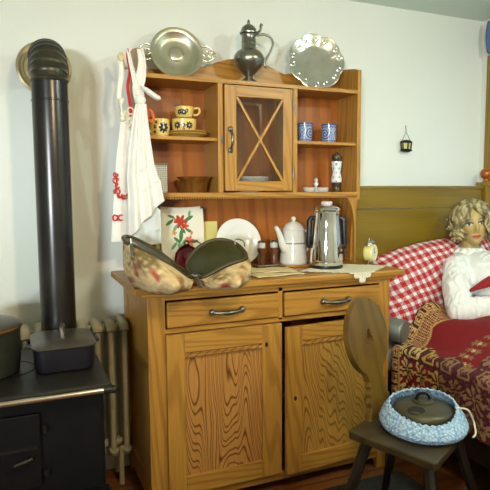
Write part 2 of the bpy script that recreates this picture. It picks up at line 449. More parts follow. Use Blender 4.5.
# upper cabinet
UY, UX0, UX1 = .282, .045, 1.128
U = MB()
for x0, x1 in ((UX0, UX0+.02), (UX1-.02, UX1)):
    prof = [(UY, 1.235), (UY+.008, 1.235), (UY+.03, 1.17), (UY+.045, 1.05), (UY+.045, WT), (BD, WT), (BD, 1.885), (UY+.12, 1.884), (UY+.03, 1.868), (UY, 1.858)]
    U.prism(prof, 'x', x0, x1)
each('shelf_side', U, 'pine_upright', BF, smooth=False, bevel=.0015)
br = MB()
for s, x0 in ((1, UX0+.02), (-1, UX1-.02)):
    pts = [(x0, 1.244), (x0+s*.055, 1.244), (x0+s*.04, 1.225), (x0+s*.022, 1.19), (x0+s*.012, 1.14), (x0+s*.008, 1.06), (x0+s*.007, WT), (x0, WT)]
    br.prism(pts, 'y', UY, UY+.018)
each('arched_bracket', br, 'pine_upright', BF, smooth=False)
dv = MB(); dv.box(.386, .410, UY, BD-.01, 1.27, 1.745); dv.box(.756, .778, UY, BD-.01, 1.27, 1.745)
each('divider', dv, 'pine_upright', BF, smooth=False, bevel=.0015)
hb = MB(); hb.box(UX0+.02, UX1-.02, UY-.004, BD-.01, 1.744, 1.762); obj('top_board', hb, 'pine_lengthwise', BF, smooth=False, bevel=.0015)
hb = MB(); hb.box(UX0+.02, UX1-.02, UY-.006, BD-.01, 1.252, 1.272); lowb = obj('bottom_board', hb, 'pine_lengthwise', BF, smooth=False, bevel=.0015)
obj('beaded_backing', MB().box(UX0+.02, UX1-.02, UY-.002, UY+.012, 1.2445, 1.252), 'groove_dark', BF, smooth=False)
bd = MB()
k = UX0+.026
while k < UX1-.03:
    bd.box(k, k+.0062, UY-.0065, UY-.002, 1.2445, 1.2515); k += .0115
obj('beaded_strip', bd, 'pine_lengthwise', BF, smooth=False)
for x0, x1 in ((UX0+.02, .386), (.778, UX1-.02)):
    obj('shelf', MB().box(x0, x1, UY+.012, BD-.01, 1.497, 1.512), 'pine_lengthwise', BF, smooth=False, bevel=.0015)
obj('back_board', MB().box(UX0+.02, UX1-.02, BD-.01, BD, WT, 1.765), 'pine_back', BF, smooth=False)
top = [(UX0+.02, 1.815), (.14, 1.818), (.22, 1.826), (.30, 1.848), (.345, 1.853), (.375, 1.848), (.40, 1.856), (.44, 1.872), (.50, 1.892), (.56, 1.902), (.62, 1.900), (.68, 1.890), (.735, 1.872), (.775, 1.856), (.80, 1.848), (.83, 1.853), (.87, 1.856), (.95, 1.866), (1.04, 1.878), (UX1-.02, 1.884)]
obj('crest_board', MB().prism([(UX0+.02, 1.762)]+top+[(UX1-.02, 1.762)], 'y', BD-.024, BD-.006), 'pine_lengthwise', BF, smooth=False, bevel=.002)
# glazed door
gx0, gx1, gz0, gz1 = .413, .744, 1.279, 1.738
y0, y1 = UY-.016, UY
g = MB(); g.box(gx0, .467, y0, y1, gz0, gz1); g.box(.697, gx1, y0, y1, gz0, gz1)
gst = g
gd = obj('glazed_door', MB().box(.465, .699, y0+.008, y0+.011, 1.32, 1.692), 'clear_glass', BF, smooth=False)
each('door_stile', gst, 'pine_upright', gd, smooth=False, bevel=.002)
g = MB(); g.box(.467, .697, y0, y1, gz0, 1.322); g.box(.467, .697, y0, y1, 1.690, gz1)
each('door_rail', g, 'pine_lengthwise', gd, smooth=False, bevel=.0015)
for (xa, xb) in ((.470, .694), (.694, .470)):
    q = MB(); dxv = V((xb-xa, 0, 1.688-1.324)).normalized(); nn = V((dxv.z, 0, -dxv.x))*.0055
    a, c_ = V((xa, 0, 1.324)), V((xb, 0, 1.688))
    q.prism([((a+nn).x, (a+nn).z), ((a-nn).x, (a-nn).z), ((c_-nn).x, (c_-nn).z), ((c_+nn).x, (c_+nn).z)], 'y', y0+(.001 if xa < .5 else .002), y0+.007)
    obj('cross_bar', q, 'pine_upright', gd, smooth=False)
h = MB(); hx = .437
h.tube(bez((hx, y0-.006, 1.542), (hx, y0-.034, 1.53), (hx, y0-.034, 1.475), (hx, y0-.006, 1.462), 12), .0055, 10)
for z in (1.548, 1.456): h.ball((hx, y0-.003, z), .0125, 8, sy=.5)
obj('door_handle', h, 'handle_metal', gd)
h = MB()
for z in (1.66, 1.36): h.cyl((gx1+.004, y0-.001, z-.025), (gx1+.004, y0-.001, z+.025), .0045, n=10)
each('hinge', h, 'handle_metal', gd)
h = MB(); h.box(.4, .411, UY-.003, UY+.001, 1.485, 1.52); obj('lock_plate', h, 'handle_metal', BF, smooth=False)

# ------------------------------------------------------------------ things on top of the buffet
ZT = 1.7628
# pewter dish with two handles
D = thing('pewter_dish', (.236, .39, ZT), 'round pewter dish with two openwork handles leaning on top of the buffet', 'dish')
Md = frame((.236, .385, ZT+.119), (1, 0, 0), (-.12, -1, .22))
R_ = .116
prof = [(0, -.018), (.03, -.018), (.034, -.022), (.062, -.026), (.078, -.020), (.094, -.004), (.100, 0), (R_-.003, .001), (R_, .004), (R_-.002, .006), (.1, .006), (.093, .001), (.077, -.014), (.062, -.02), (.036, -.017), (.030, -.011), (.022, -.009), (0, -.009)]
obj('bowl', MB().lathe(prof, n=64).xf(Md), 'pewter_light', D)
for s in (-1, 1):
    h = MB()
    h.tube(spline([(s*R_*.985, -.032, .002), (s*(R_+.02), -.036, .002), (s*(R_+.046), -.018, .002), (s*(R_+.05), .004, .002), (s*(R_+.034), .026, .002), (s*(R_+.012), .034, .002), (s*R_*.985, .030, .002)], 6), .0045, 8)
    h.tube([(s*(R_+.012)+.013*math.cos(a), .013*math.sin(a), .002) for a in [k*PI/8 for k in range(16)]], .0035, 7, closed=True)
    h.tube([(s*(R_+.035)+.010*math.cos(a), -.004+.012*math.sin(a), .002) for a in [k*PI/8 for k in range(16)]], .0035, 7, closed=True)
    h.ball((s*(R_+.052), -.008, .002), .007, 8)
    obj('handle', h.xf(Md), 'pewter_light', D)
# pewter jug
J = thing('pewter_jug', (.563, .35, ZT), 'dark pewter lidded jug with scrolled handle on top of the buffet', 'jug')
jx, jy = .563, .35
jz = lambda y: (300-y)/3.77/216
prof = [(0, 0), (.043, 0), (.044, .004), (.040, .010), (.030, .018), (.019, .028), (.016, jz(272)), (.020, jz(268)), (.036, jz(255)), (.058, jz(238)), (.0685, jz(218)), (.0695, jz(208)), (.066, jz(196)), (.055, jz(184)), (.040, jz(176)), (.034, jz(170)), (.032, jz(150)), (.034, jz(148)), (.032, jz(145)), (.032, jz(128)), (.035, jz(122)), (.033, jz(118)), (0, jz(118))]
obj('body', MB().lathe(prof, (jx, jy, ZT), 56), 'pewter', J)
prof = [(0, jz(119)), (.040, jz(119)), (.041, jz(114)), (.036, jz(110)), (.034, jz(102)), (.027, jz(93)), (.014, jz(86)), (.006, jz(84)), (.008, jz(79)), (.006, jz(75)), (.003, jz(68)), (0, jz(66))]
lid = obj('lid', MB().lathe(prof, (jx, jy, ZT), 48), 'pewter', J)
h = MB(); h.tube(spline([(jx+.036, jy-.01, ZT+jz(116)), (jx+.052, jy-.016, ZT+jz(104)), (jx+.054, jy-.016, ZT+jz(90)), (jx+.058, jy-.018, ZT+jz(82))], 5), [.006]*10+[.0075]*6, 8)
obj('thumb_rest', h, 'pewter', lid)
h = MB(); h.tube(spline([(jx+.034, jy-.012, ZT+jz(124)), (jx+.066, jy-.025, ZT+jz(120)), (jx+.096, jy-.038, ZT+jz(136)), (jx+.101, jy-.04, ZT+jz(160)), (jx+.086, jy-.035, ZT+jz(190)), (jx+.069, jy-.028, ZT+jz(215)), (jx+.068, jy-.026, ZT+jz(232)), (jx+.078, jy-.028, ZT+jz(238))], 7), .0052, 10)
obj('handle', h, 'pewter', J)
# scalloped silver tray
T = thing('silver_tray', (.935, .39, ZT), 'shiny silver tray with scalloped scrollwork rim leaning on the buffet top', 'tray')
Mt = frame((.932, .385, ZT+.137), (1, 0, 0), (-.25, -1, .24))
lob = lambda a: 1+.085*abs(math.cos(3.5*a+.4))**.7-.045
prof = [(0, -.012), (.075, -.012), (.094, -.010), (.106, -.002), (.124, .004), (.133, .008), (.136, .012), (.131, .014), (.120, .010), (.104, .005), (.092, -.004), (.074, -.006), (0, -.006)]
obj('plate', MB().lathe(prof, n=96, fn=lambda a, z: lob(a) if True else 1).xf(Mt), 'silver', T)
h = MB()
h.tube([(.133*lob(a)*math.cos(a), .133*lob(a)*math.sin(a), .013) for a in [2*PI*k/120 for k in range(120)]], .0045, 8, closed=True)
for k in range(7):
    a = (PI/2+k*PI-.4)/3.5
    for s in (-1, 1):
        c = V((.117*math.cos(a+s*.17), .117*math.sin(a+s*.17), .010))
        h.tube([c+V((.014*(1-t*.6)*math.cos(a+s*t*6), .014*(1-t*.6)*math.sin(a+s*t*6), 0)) for t in [q/18 for q in range(19)]], .0032, 6)
obj('scroll_rim', h.xf(Mt), 'silver', T)

# ------------------------------------------------------------------ crockery on the shelves
SH, SL = 1.5128, 1.2728
YEL, NAV, OLV = srgb(222, 194, 110), srgb(40, 44, 66), srgb(90, 110, 60)
def rosette(p, c, ang0, z0, rad):
    """painted flower on a round pot at bearing ang0 and height z0"""
    a = math.atan2(p.y-c[1], p.x-c[0])-ang0
    while a > PI: a -= 2*PI
    while a < -PI: a += 2*PI
    r = math.hypot(p.x-c[0], p.y-c[1]); u, w_ = a*r, p.z-z0
    q = math.hypot(u, w_)
    if q < rad*.22: return YEL
    if q < rad*(.62+.38*abs(math.cos(math.atan2(w_, u)*4))): return NAV
    return None
def crock(name, c, prof, label, cat, group, flowers, n=72, handle=None, rim=None):
    t = thing(name, c, label, cat, group) if handle else None
    def pt(p):
        for (a, z, r) in flowers:
            k = rosette(p, c, a, c[2]+z, r)
            if k: return k
        if rim and abs(p.z-c[2]-rim) < .003: return srgb(110, 84, 40)
        return YEL
    # finer rows so the painting resolves
    P = []
    for (r0, z0), (r1, z1) in zip(prof, prof[1:]):
        m = max(1, int(math.hypot(r1-r0, z1-z0)/.0022))
        P += [(r0+(r1-r0)*k/m, z0+(z1-z0)*k/m) for k in range(m)]
    P.append(prof[-1])
    if not handle: return tag(obj(name, MB().lathe(P, c, n*2), 'glazed', at=c, paint=pt), label, cat, group)
    obj('body', MB().lathe(P, c, n*2), 'glazed', t, paint=pt)
    if handle:
        obj('handle', MB().tube(spline([V(c)+V(q) for q in handle], 6), .0048, 8), 'glazed', t, paint=lambda p: YEL)
    return t
def cup(r0, r1, h, foot=.004, wall=.004):
    return [(0, .0), (r0*.8, 0), (r0, .004), (r1, h*.5), (r1, h-.002), (r1-.001, h), (r1-wall, h-.001), (r1-wall, h*.5), (r0-wall, foot+.004), (0, foot+.004)]
f0 = -1.9
crock('yellow_mug', (.142, .355, SH), [(0, 0), (.037, 0), (.041, .006), (.0465, .04), (.0445, .072), (.0465, .078), (.0425, .078), (.0405, .072), (.0425, .04), (.037, .01), (0, .01)],
      'yellow glazed mug with a dark blue flower, standing by itself beside the hanging apron', 'mug', 'yellow flowered crockery', [(f0+.55, .036, .024), (f0-.3, .038, .008), (f0-.2, .058, .007), (f0-.35, .016, .007)],
      handle=[(-.035, -.018, .062), (-.058, -.026, .060), (-.066, -.028, .04), (-.055, -.024, .022), (-.036, -.018, .018)], rim=.078)
px_, py_ = .272, .375
for k, (z, lb) in enumerate(((0, 'yellow glazed plate, lower of the two under the flowered bowl'), (.0105, 'yellow glazed plate, upper of the two directly under the flowered bowl'))):
    tag(obj('yellow_plate', MB().lathe([(0, 0), (.05, 0), (.056, .003), (.093-.004*k, .012), (.097-.004*k, .015), (.094-.004*k, .0175), (.056, .0075), (.048, .0045), (0, .0045)], (px_+.004*k, py_, SH+z), 72), 'glazed', at=(px_+.004*k, py_, SH+z),
        paint=lambda p: YEL if math.hypot(p.x-px_, p.y-py_) < .083 or p.z > SH+z+.0152 else srgb(176, 132, 62)), lb, 'plate', 'yellow flowered crockery')
crock('flowered_bowl', (px_-.012, py_, SH+.0156), [(0, 0), (.036, 0), (.046, .006), (.053, .03), (.055, .064), (.057, .068), (.052, .068), (.050, .064), (.048, .03), (.042, .01), (0, .008)],
      'yellow bowl with blue flowers standing on the two plates', 'bowl', 'yellow flowered crockery', [(f0-.55, .036, .017), (f0+.5, .036, .017), (f0, .036, .009), (f0+.02, .02, .006)], rim=.068)
crock('flowered_cup', (px_-.010, py_, SH+.0842), [(0, 0), (.026, 0), (.034, .006), (.041, .024), (.042, .05), (.044, .054), (.040, .054), (.038, .05), (.037, .024), (.030, .01), (0, .008)],
      'yellow cup with blue leaves stacked inside the flowered bowl', 'cup', 'yellow flowered crockery', [(f0-.5, .026, .012), (f0, .024, .013), (f0-.25, .03, .01), (f0+.3, .03, .009)],
      handle=[(.038, -.022, .044), (.056, -.032, .044), (.06, -.034, .028), (.050, -.028, .016), (.036, -.021, .016)], rim=.054)
# ring-printed tin
t = thing('patterned_tin', (.13, .39, SL), 'white tin printed with small dark rings, behind the hanging cloth', 'tin')
obj('box', MB().box(.088, .175, .355, .43, SL, SL+.118), 'ring_print', t, smooth=False, bevel=.004)
obj('lid', MB().box(.086, .177, .353, .432, SL+.1181, SL+.126), 'ring_print', t, smooth=False, bevel=.002)
# brown fluted bowl
t = tag(obj('brown_bowl', MB().lathe([(0, 0), (.052, 0), (.054, .004), (.058, .03), (.066, .056), (.078, .066), (.079, .07), (.072, .068), (.060, .056), (.052, .03), (.048, .008), (0, .008)], (.305, .375, SL), 80,
        fn=lambda a, z: 1+.03*math.cos(10*a)), 'brown_glaze', at=(.305, .375, SL)), 'fluted brown glazed bowl with flared rim standing empty beside the ring-printed tin', 'bowl')
# glass dishes in the glazed compartment
g = MB().lathe([(0, 0), (.05, 0), (.052, .003), (.080, .030), (.090, .058), (.087, .060), (.076, .034), (.05, .008), (0, .006)], (.575, .375, SL), 56)
gdish = tag(obj('glass_dish', g, 'crystal', at=(.575, .375, SL)), 'pale glass dish behind the glazed door, lower one', 'dish', 'glass dishes behind the glazed door')
g2 = gdish.copy(); COL.objects.link(g2); g2.location = (.578, .374, SL+.0125); g2['label'] = 'pale glass dish behind the glazed door, upper one'
# blue stoneware mugs
def stoneware(c, ph, label):
    t = thing('stoneware_mug', c, label, 'mug', 'blue and grey stoneware mugs')
    def pt(p):
        a = math.atan2(p.y-c[1], p.x-c[0]); z = p.z-c[2]; r = .036
        if z > .084 or z < .006: return srgb(60, 84, 150)
        if .076 < z < .080 or .010 < z < .013: return srgb(50, 70, 140)
        u = ((a-ph)*r) % .075-.0375; w_ = z-.045
        q = math.hypot(u, w_); sp = math.atan2(w_, u)
        if q < .029 and math.sin(q*520-sp*1.0) > .05: return srgb(44, 66, 140)
        if q > .031 and math.sin(u*420)*math.sin(w_*400) > .3: return srgb(60, 88, 160)
        return srgb(158, 172, 192)
    P = []
    pr = [(0, 0), (.029, 0), (.033, .004), (.037, .04), (.036, .07), (.038, .092), (.035, .092), (.033, .07), (.033, .04), (.03, .008), (0, .008)]
    for (r0, z0), (r1, z1) in zip(pr, pr[1:]):
        m = max(1, int(math.hypot(r1-r0, z1-z0)/.0016)); P += [(r0+(r1-r0)*k/m, z0+(z1-z0)*k/m) for k in range(m)]
    P.append(pr[-1])
    obj('body', MB().lathe(P, c, 150), 'glazed', t, paint=pt)
    obj('handle', MB().tube(spline([V(c)+V(q) for q in ((.02, .03, .075), (.035, .048, .074), (.04, .052, .05), (.034, .046, .026), (.02, .03, .022))], 6), .004, 8), 'glazed', t, paint=lambda p: srgb(80, 104, 168))
stoneware((.872, .38, SH), -2.3, 'blue and grey stoneware mug nearer the glazed door')
stoneware((1.008, .38, SH), -1.7, 'blue and grey stoneware mug farther from the glazed door, above the pepper grinder')
# salt mill with delft-style body
c = (1.043, .362, SL); t = thing('pepper_grinder', c, 'ceramic and wood pepper grinder under the blue stoneware mugs', 'grinder')
obj('base', MB().lathe([(0, 0), (.025, 0), (.026, .004), (.022, .01), (.021, .03), (.025, .036), (.024, .04), (.02, .046), (0, .046)], c, 32), 'grinder_wood', t)
obj('ceramic_body', MB().lathe([(0, .046), (.020, .046)]+[(.020+.007*abs(math.cos(PI*k/20))**1.4, .048+.0051*k) for k in range(21)]+[(.017, .153), (0, .153)], c, 60), 'glazed', t,
    paint=lambda p: srgb(70, 96, 160) if (math.sin((p.z-c[2])*150)*math.sin(math.atan2(p.y-c[1], p.x-c[0])*5) > .72) else srgb(224, 228, 224))
obj('cap', MB().lathe([(0, .153), (.014, .153), (.024, .159), (.027, .170), (.024, .181), (.012, .188), (.006, .190), (.007, .195), (0, .198)], c, 32), 'grinder_wood', t)
# glass double salt cellar
c = (.92, .352, SL); t = thing('salt_cellar', c, 'double glass salt cellar with upright centre grip beside the pepper grinder', 'salt cellar')
for s in (-1, 1):
    obj('cellar_bowl', MB().lathe([(0, 0), (.024, 0), (.027, .004), (.033, .02), (.031, .022), (.024, .008), (0, .006)], (c[0]+s*.036, c[1], c[2]), 32, fn=lambda a, z: 1+.03*math.cos(12*a)), 'crystal', t)
obj('grip', MB().lathe([(0, 0), (.012, 0), (.012, .01), (.006, .018), (.006, .03), (.012, .036), (.012, .044), (.006, .05), (.009, .058), (.006, .066), (0, .068)], c, 20), 'crystal', t)

# ------------------------------------------------------------------ things on the worktop
# embroidered linen card
def card_paint(p):
    u, w_ = (p.x-.252), (p.z-1.07)
    def fl(cx, cz, r, col, n=5):
        dx, dz = u-cx, w_-cz; q = math.hypot(dx, dz)
        if q < r*(.75+.25*math.cos(n*math.atan2(dz, dx))): return tuple(col[i]*(1-.35*(math.sin(q*700) > .3)) for i in range(3))+(1,)
    for a in ((-.008, .072, .034, srgb(190, 58, 34), 6), (-.028, .078, .016, srgb(210, 90, 40), 5), (.012, .052, .020, srgb(214, 80, 50), 5), (.03, -.012, .022, srgb(222, 100, 90), 5),
              (.035, -.045, .018, srgb(220, 110, 100), 6), (-.042, .022, .013, srgb(224, 150, 70), 5), (.04, .018, .010, srgb(226, 150, 130), 5), (.02, -.08, .018, srgb(200, 60, 60), 5)):
        k = fl(*a)
        if k: return k
    for (cx, cz, ang, L) in ((-.06, .07, .6, .022), (-.05, .095, -.4, .018), (.03, .085, .5, .024), (.035, .105, 1.3, .018), (-.035, .045, 1, .02), (-.01, .01, 1.4, .028), (.005, -.02, .8, .03), (-.015, -.05, 1.9, .03),
                             (.05, -.02, .2, .02), (.0, .035, 2.2, .02), (-.03, -.01, 2.4, .02), (.03, .03, 2.6, .02), (.01, -.055, .4, .022), (-.045, -.035, .9, .02)):
        dx, dz = u-cx, w_-cz; a_ = dx*math.cos(ang)+dz*math.sin(ang); b_ = -dx*math.sin(ang)+dz*math.cos(ang)
        if (a_/L)**2+(b_/(L*.34))**2 < 1: return srgb(74, 120, 74) if (cx*1000) % 2 < 1 else srgb(110, 160, 120)
    return srgb(226, 222, 206)
def cardf(u, v):
    x = .151+.2*u; z = WT+.002+.284*v
    return (x+.006*(v-.5)*math.sin(u*9), .365+.045*v+.004*math.sin(u*7+v*5)+.003*nz(u, v, 0, 4), z-.006*math.sin(u*PI)*(v > .9)-.012*(u > .93)*(v))
t = tag(obj('embroidered_cloth', MB().grid(cardf, 110, 150), 'printed_cloth', solid=.003, paint=card_paint, at=(.25, .37, WT)), 'white linen panel embroidered with red roses standing behind the open bag', 'embroidery')
Mb = Matrix.Translation(V((.285, .425, WT+.004))) @ Matrix.Rotation(-.1, 4, 'X')
t = thing('yellow_green_book', (.285, .42, WT), 'pale yellow-green book standing between the embroidered linen and the plate', 'book')
obj('cover', MB().box(-.148, .148, -.010, -.007, 0, .208).xf(Mb), 'yellow_book', t, smooth=False); 
q = MB().box(-.148, .148, .007, .010, 0, .208); q.box(-.148, -.145, -.010, .010, 0, .208)
obj('back_cover', q.xf(Mb), 'yellow_book', t, smooth=False)
obj('pages', MB().box(-.144, .144, -.0068, .0068, .004, .204).xf(Mb), 'cream_cloth', t, smooth=False)
# standing plate
c = (.527, .405, WT+.112); Mp = frame(c, (1, 0, 0), (-.05, -1, .26))
tag(obj('white_plate', MB().lathe([(0, -.008), (.058, -.008), (.066, -.004), (.078, .002), (.108, .008), (.112, .011), (.108, .013), (.078, .0065), (.064, .001), (.056, -.004), (0, -.004)], n=72).xf(Mp), 'porcelain', at=c),
    'plain white plate standing upright against the buffet back', 'plate')
# pair of mills on a small tray
t = thing('mill_tray', (.64, .318, WT), 'small dark wooden tray under the two mills', 'tray')
obj('base', MB().box(.575, .708, .288, .345, WT, WT+.010), 'brown_turned', t, smooth=False, bevel=.004)
q = MB()
for sx_ in (.6075, .6735): q.lathe([(.0215, .010), (.0215, .016), (.018, .016), (.018, .010)], (sx_, .3165, WT), 32, closed=True)
each('cup_ring', q, 'brown_turned', t)
def mill(x, y, label):
    c = (x, y, WT+.0102); t = thing('spice_mill', c, label, 'mill', 'wooden spice mills on the tray')
    obj('body', MB().lathe([(0, 0), (.0178, 0), (.019, .004), (.0165, .014), (.0185, .026), (.015, .038), (.016, .054), (.0195, .062), (.020, .078), (0, .078)], c, 32), 'brown_turned', t)
    obj('glass_cap', MB().lathe([(0, .078), (.018, .078), (.0195, .088), (.018, .098), (.016, .102), (0, .102)], c, 32), 'crystal', t)
    obj('metal_top', MB().lathe([(0, .102), (.0185, .102), (.0185, .107), (.009, .112), (0, .113)], c, 32), 'handle_metal', t)
mill(.6075, .3165, 'brown turned spice mill nearer the white plate'); mill(.6735, .3165, 'brown turned spice mill nearer the white coffee pot')
# wooden trivet and white enamel pot
tag(obj('wooden_trivet', MB().box(.69, .86, .225, .37, WT, WT+.009), 'pine_lengthwise', smooth=False, bevel=.003, at=(.77, .3, WT)), 'small pale wooden board under the white coffee pot', 'board')
c = (.768, .30, WT+.0092); t = thing('enamel_coffee_pot', c, 'white enamel coffee pot with long spout and domed lid', 'coffee pot')
obj('body', MB().lathe([(0, 0), (.062, 0), (.065, .004), (.0655, .012), (.060, .06), (.0555, .10), (.052, .15), (.053, .156), (.050, .160), (0, .160)], c, 56), 'enamel_white', t)
obj('band', MB().lathe([(.0566, .096), (.0574, .097), (.0574, .0995), (.0566, .1005)], c, 56, closed=True), 'grey_line', t)
lid = obj('lid', MB().lathe([(0, .1602), (.052, .1602), (.053, .164), (.048, .170), (.038, .184), (.022, .195), (.010, .199), (.006, .202), (.011, .208), (.012, .214), (.008, .221), (0, .224)], c, 48), 'enamel_white', t)
obj('spout', MB().tube(spline([V(c)+V(q) for q in ((-.046, -.012, .066), (-.066, -.018, .09), (-.078, -.021, .125), (-.094, -.024, .160), (-.108, -.027, .178))], 6), [.021-.0125*k/24 for k in range(25)], 14), 'enamel_white', t)
obj('handle', MB().tube(spline([V(c)+V(q) for q in ((.05, .01, .145), (.085, .02, .15), (.098, .024, .11), (.085, .02, .06), (.056, .012, .04))], 6), .006, 10), 'enamel_white', t)
# chrome percolator
c = (.857, .148, WT+.004); t = thing('chrome_percolator', c, 'tall polished chrome coffee percolator with black handles and small tap', 'percolator')
obj('base', MB().lathe([(0, 0), (.074, 0), (.076, .004), (.074, .014), (0, .014)], c, 56), 'black_plastic', t)
obj('body', MB().lathe([(0, .014), (.0735, .014), (.0755, .02), (.075, .04), (.070, .11), (.064, .18), (.0585, .236), (.060, .244), (.060, .252), (.056, .256), (0, .256)], c, 64), 'chrome', t)
lid = obj('lid', MB().lathe([(0, .2562), (.059, .2562), (.061, .262), (.059, .267), (.048, .277), (.03, .282), (0, .283)], c, 56), 'chrome', t)
obj('lid_knob', MB().lathe([(0, .283), (.022, .283), (.0255, .287), (.0255, .295), (.022, .300), (0, .301)], c, 32), 'crystal', lid)
for s in (-1, 1):
    e = V((.93*s, -.37*s, 0)); P = lambda r, z: V(c)+e*r+V((0, 0, z))
    obj('side_handle', MB().tube([P(.056, .224), P(.070, .226), P(.078, .212), P(.080, .16), P(.083, .11), P(.080, .096), P(.068, .098)], [.009, .012, .0135, .012, .0135, .011, .009], 12), 'black_plastic', t)
tp = MB(); e = V((.48, -.88, 0)).normalized(); P = lambda r, z: V(c)+e*r+V((0, 0, z))
tp.tube([P(.066, .072), P(.088, .072), P(.096, .064), P(.097, .050)], [.006, .006, .0055, .005], 10); tp.tube([P(.085, .072), P(.085, .09)], .004, 8); tp.box(*[q for a in zip((P(.085, .09)-V((.012, .004, 0))), (P(.085, .09)+V((.012, .004, .006)))) for q in a])
obj('tap', tp, 'black_plastic', t)
# lace cloth over the worktop edge
LC, LA = V((.90, .10)), .18
def lacef(u, v):
    U_, W_ = (u-.5)*.33, (v-.5)*.33
    x = LC.x+U_*math.cos(LA)-W_*math.sin(LA)*1.0; y = LC.y+(U_*math.sin(LA)+W_*math.cos(LA))
    # square turned on its corner
    x = LC.x+(U_+W_)*.72+.02; y = LC.y+(W_-U_)*.56-.01
    edge = -.041
    if y < edge: return (x, edge-.003, WT+.003-(edge-y))
    return (x, y, WT+.0018+.0008*math.sin(x*60)*math.cos(y*50))
def laceskip(u, v):
    d = min(u, 1-u, v, 1-v); s = abs(math.sin(u*PI*9)) if min(v, 1-v) < min(u, 1-u) else abs(math.sin(v*PI*9))
    if d < .045*(1-s): return True
    i, j = int(u*90), int(v*90)
    if .05 < d < .2 and i % 3 == 1 and j % 3 == 1: return True
    if d >= .2 and (i+j) % 5 == 0 and i % 4 == 0: return True
    return False
tag(obj('lace_doily', MB().grid(lacef, 90, 90, laceskip), 'lace_thread', solid=.0012, solid_off=1, at=(LC.x, LC.y, WT)), 'cream lace doily under the percolator with a corner over the worktop edge', 'doily')
def mat_cloth(cx, cy, w_, d_, rot, z, label, m='cream_cloth'):
    def f(u, v):
        a, b_ = (u-.5)*w_, (v-.5)*d_
        return (cx+a*math.cos(rot)-b_*math.sin(rot), cy+a*math.sin(rot)+b_*math.cos(rot), z+.0012*math.sin(u*11+v*7)+.0012)
    return tag(obj('folded_mat', MB().grid(f, 30, 24), m, solid=.003, solid_off=1, at=(cx, cy, z)), label, 'cloth', 'folded cloths on the worktop')
mat_cloth(.55, .10, .23, .18, .12, WT+.0005, 'cream folded cloth lying flat between open bag and coffee pot, lower one')
mat_cloth(.57, .145, .20, .13, -.18, WT+.0065, 'cream folded cloth between open bag and coffee pot, upper one lying askew')
# alarm clock
c = V((1.118, .176, WT)); t = thing('alarm_clock', c, 'cream twin-bell alarm clock on the worktop beside the checked pillow', 'clock')
ax = V((.55, -.83, 0)).normalized(); cc = c+V((0, 0, .056))
Mc = frame(cc, (0, 0, 1), ax)
obj('case', MB().lathe([(0, -.024), (.034, -.024), (.041, -.018), (.042, 0), (.042, .018), (.040, .022), (.037, .022), (.036, .018), (0, .018)], n=48).xf(Mc), 'clock_enamel', t)
obj('dial', MB().lathe([(0, .0182), (.0355, .0182), (.0355, .019), (0, .019)], n=48).xf(Mc), 'porcelain', t)
q = MB().box(-.001, .022, -.0012, .0012, .0195, .0202); q.box(-.0012, .0012, -.016, .001, .0203, .021); obj('hand', q.xf(Mc), 'black_plastic', t, smooth=False)
sd = V((0, 0, 1)).cross(ax)
q = MB()
for s in (-1, 1): q.merge(MB().lathe([(.0, .016), (.009, .014), (.016, .008), (.019, 0), (.0175, 0), (.014, .006), (.008, .012), (0, .0135)], n=28), frame(c+sd*s*.022+V((0, 0, .097)), (1, 0, 0), V((0, 0, 1))+sd*s*.45))
each('bell', q, 'chrome', t)
q = MB(); q.tube([c+sd*-.02+V((0, 0, .112)), c+sd*-.014+V((0, 0, .126)), c+sd*.014+V((0, 0, .126)), c+sd*.02+V((0, 0, .112))], .002, 8)
for s in (-1, 1): q.tube([c+sd*s*.022+V((0, 0, .026)), c+sd*s*.030+V((0, 0, .002))], .0035, 8)
obj('carry_loop', q, 'chrome', t)
# perfume atomiser behind the bag
c = (.225, .245, WT); t = thing('perfume_atomiser', c, 'dark red glass perfume atomiser with tasselled gold bulb behind the open bag', 'atomiser')
obj('flask', MB().lathe([(0, 0), (.035, 0), (.048, .02), (.055, .055), (.05, .09), (.032, .115), (.013, .125), (.013, .13), (0, .13)], c, 40), 'ruby_glass', t)
obj('cap', MB().lathe([(0, .1301), (.014, .1301), (.014, .138), (.006, .144), (0, .146)], c, 24), 'brass_edge', t)
obj('hose', MB().tube(spline([V(c)+V(q) for q in ((.01, 0, .138), (.035, -.02, .14), (.055, -.045, .125), (.06, -.06, .10))], 6), .003, 8), 'brass_edge', t)
obj('bulb', MB().ball(V(c)+V((.062, -.072, .085)), .017, 12, sz=1.2), 'gold_bulb', t)

